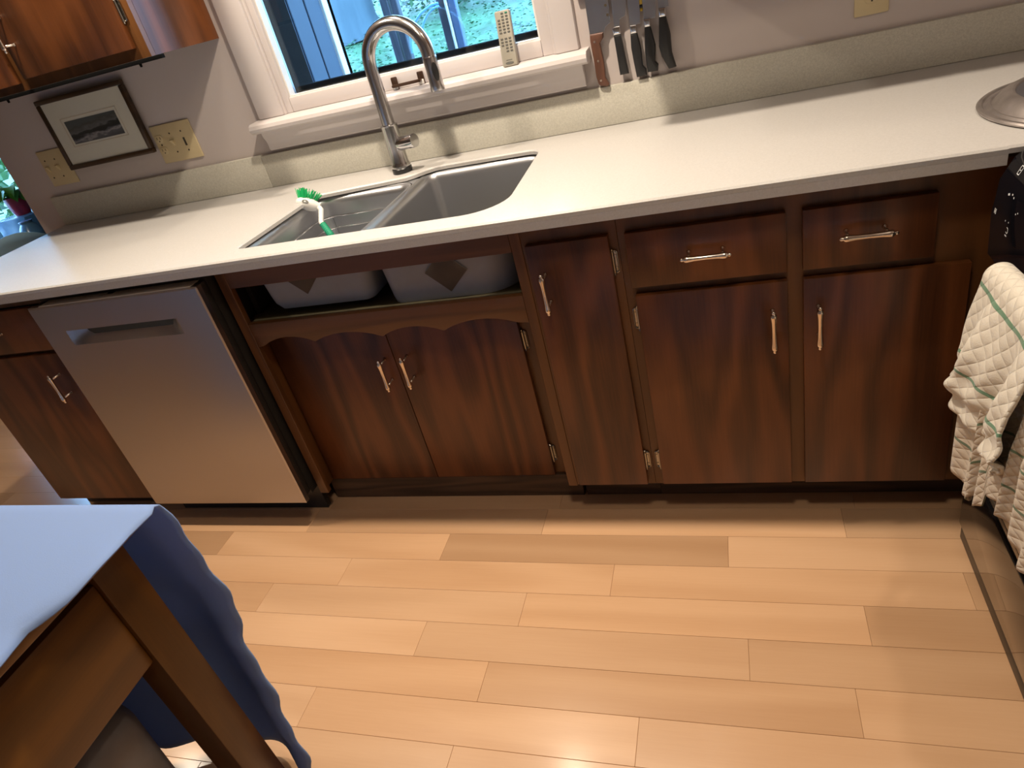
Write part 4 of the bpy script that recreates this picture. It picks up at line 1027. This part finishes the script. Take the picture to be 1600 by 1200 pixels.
o = bpy.data.objects.new('ground_cover', me); COL.objects.link(o); tag(o, 'green ivy ground cover on the slope outside the window', 'ground cover'); o['kind'] = 'stuff'
def bush(name, label, c0, rx, rz, nl, s0, m, trunk=None, cat='bush', group=None):
    t = thing(name, label, cat, (c0[0], c0[1], hillf(c0[0], c0[1])), group)
    V_, F_ = [], []
    rr = random.Random(int(abs(c0[0]*100+c0[1]*37)))
    for i in range(nl):
        d = Vector((rr.gauss(0, 1), rr.gauss(0, 1), rr.gauss(0, 1))).normalized(); q = rr.random()**.4
        p = Vector((d.x*rx*q, d.y*rx*q, d.z*rz*q))+Vector(c0); s = rr.uniform(.6, 1.3)*s0
        a = Vector((rr.gauss(0, 1), rr.gauss(0, 1), rr.gauss(0, .6))).normalized(); b = a.cross(d).normalized() if a.cross(d).length > .1 else a.cross(Vector((0, 0, 1)))
        k = len(V_); V_ += [p-a*s, p+b*s*.5, p+a*s, p-b*s*.5]; F_.append((k, k+1, k+2, k+3))
    me = bpy.data.meshes.new('foliage'); base = ORG[t.name]; me.from_pydata([tuple(v-base) for v in V_], [], F_); me.materials.append(m)
    o = bpy.data.objects.new('foliage', me); COL.objects.link(o); o.parent = t; o['kind'] = 'stuff'
    zb = hillf(c0[0], c0[1])-.05
    if trunk:
        link('trunk', tube(nb(), [(c0[0]+.02*math.sin(z*3), c0[1], z) for z in (zb, zb+.3, (zb+c0[2])/2, c0[2])], [trunk*1.25, trunk*1.05, trunk, trunk*.85], 12), M['bark'], t)
    return t
bush('tree', 'broad grey-barked tree on the slope behind the white corner board', (-3.2, 9.2, 5.2), 2.2, 1.7, 1500, .11, M['leafB'], .30, 'tree')
bush('bush', 'bright green bush left of the faucet\'s arch outside', (-2.0, 10.0, 1.75), 1.0, .8, 2200, .06, M['leafB'], .05)
bush('bush', 'dark green bush far up the slope', (-0.6, 12.5, 2.3), 1.5, .9, 2200, .07, M['leafB'], .05)
def post(label, x0, x1, y0, y1, m, name='porch_post', z1=2.6):
    o = link(name, B(x0, x1, y0, y1, hillf(x0, y0)-.05, z1, bev=.006, seg=1), m, smooth=0); tag(o, label, 'post', 'posts outside the window'); return o
post('dark post seen inside the faucet\'s arch', -0.465, -0.40, 4.0, 4.08, M['post'])
post('dark thinner post just right of the one inside the faucet\'s arch', -0.385, -0.33, 4.0, 4.06, M['post'])
post('dark post left of the slim white one outside', -0.03, 0.028, 4.0, 4.06, M['post'])
post('slim white post outside, left of the remote control', 0.032, 0.052, 3.99, 4.05, M['corner'])
post('blue-grey post outside, right of the slim white post', 0.056, 0.115, 4.0, 4.06, M['postblue'])
bm = nb()
h1 = [(-0.33+.36*math.sin(t*math.pi/2), 3.95, 0.97+.275*(1-math.cos(t*math.pi/2))+.0) for t in [i/12 for i in range(13)]]
h1 = [(-0.30+0.30*(1-math.cos(t*math.pi/2)), 3.96, 0.96+.28*math.sin(t*math.pi/2)) for t in [i/12 for i in range(13)]]
h2 = [(-0.215+0.22*(1-math.cos(t*math.pi/2)), 3.95, 0.92+.30*math.sin(t*math.pi/2)) for t in [i/12 for i in range(13)]]
lowl = [(-0.215-.085*i/8, 3.955, 0.92-.35*math.sin(i/8*math.pi/2)) for i in range(9)]
tube(bm, h1, .009, 8); tube(bm, h2, .008, 8)
o = link('garden_hose', bm, M['hose']); tag(o, 'pale blue hose looping from the porch post outside', 'hose')

# ================================================================== DINING ROOM BEYOND THE LEFT END
st = thing('side_table', 'low dark table under the bright window beyond the counter\'s left end', 'table', (-2.3, 1.95, 0))
link('table_top', B(-2.56, -2.10, 1.45, 2.45, 0.530, 0.562, bev=.003), M['darkwood'], st)
for x in (-2.54, -2.14):
    for y in (1.48, 2.38): link('leg', B(x, x+.04, y, y+.04, 0.001, 0.5295), M['darkwood'], st, smooth=0)
t = thing('potted_plant', 'leafy green plant in a red glazed pot by the far left window', 'plant', (-2.33, 1.93, 0.70))
o = link('stand', B(-2.50, -2.24, 1.84, 2.06, 0.5625, 0.735, bev=.004), M['jar']); tag(o, 'blue box holding the red plant pot on the dark table', 'box')
link('pot', lathe(nb(), [(.045, 0), (.06, .05), (.066, .11), (.070, .115), (.060, .113), (.055, .10)], (-2.36, 1.95, 0.736)), M['pot'], t)
rr = random.Random(2)
for i in range(16):
    a = rr.uniform(0, 6.28); L = rr.uniform(.10, .22); e_ = rr.uniform(.1, 1.0); w0 = rr.uniform(.025, .045)
    d = Vector((math.cos(a), math.sin(a), 0)); s_ = Vector((-d.y, d.x, 0)); c0 = Vector((-2.36, 1.95, .835))
    bm = grid(nb(), 6, 2, lambda u, v: tuple(c0+d*(u*L)+Vector((0, 0, math.sin(u*2.2)*L*e_*.8-u*u*.08))+s_*((v-.5)*2*w0*math.sin(min(1, u*1.02)*math.pi)**.7+0.0)+Vector((0, 0, abs(v-.5)*.02))))
    link('leaf', bm, M['plant'], t)
o = link('jar', lathe(nb(), [(.05, 0), (.065, .03), (.07, .09), (.05, .13), (.035, .15), (.04, .165), (.03, .165)], (-2.16, 1.77, 0.5625)), M['jar']); tag(o, 'round blue jar left of the plant on the dark table', 'jar')
for i, (x, y, z0, h, m, lb) in enumerate(((-2.15, 2.03, .5625, .03, 'paper', 'white flat packet on the dark table\'s right end'), (-2.155, 2.02, .593, .035, 'navy', 'navy flat box lying on the white packet'))):
    o = link('packet' if i == 0 else 'flat_box', B(x-.07, x+.08, y-.09, y+.10, z0, z0+h, bev=.004), M[m]); tag(o, lb, 'box')
ch = thing('dining_chair', 'blue-grey rounded chair back showing past the counter\'s left end', 'chair', (-1.36, 1.12, 0))
def cback(u, v):
    a = R(-55)+(u-.5)*1.7; r_ = .23
    hgt = 0.46+(.385-.10*abs(2*u-1)**2.2)*v
    return (-1.36+r_*math.cos(a), 1.12+r_*math.sin(a), hgt)
o = link('backrest', grid(nb(), 24, 12, cback), M['bluechair'], ch); solid(o, .035, 0)
link('seat', loft(nb(), [[(x, y, z) for x, y in rrect(-1.58+d, -1.16-d, 0.92+d, 1.34-d, .09, 5)] for z, d in ((.43, .01), (.44, 0), (.47, 0), (.48, .012), (.484, .05))], True, True), M['bluechair'], ch)
for x in (-1.54, -1.22):
    for y in (0.98, 1.30): link('leg', tube(nb(), [(x, y, .001), (x, y, .4295)], [.013, .018], 10), M['darkwood'], ch)

bush('bush', 'dark leafy bush added outside the far left window to block sky light', (-4.4, 3.2, 1.0), 1.1, 1.3, 1500, .07, M['leafB'], .05)  # added to hold most of the sky off the dining window
bush('bush', 'purple-leaved bush added outside the far left window to block sky light', (-4.3, 1.0, 0.8), .8, 1.1, 900, .07, leafy('purple_leaf', (.03, .006, .02), (.09, .03, .05), 3), .05)  # second added bush screening the sky from that window
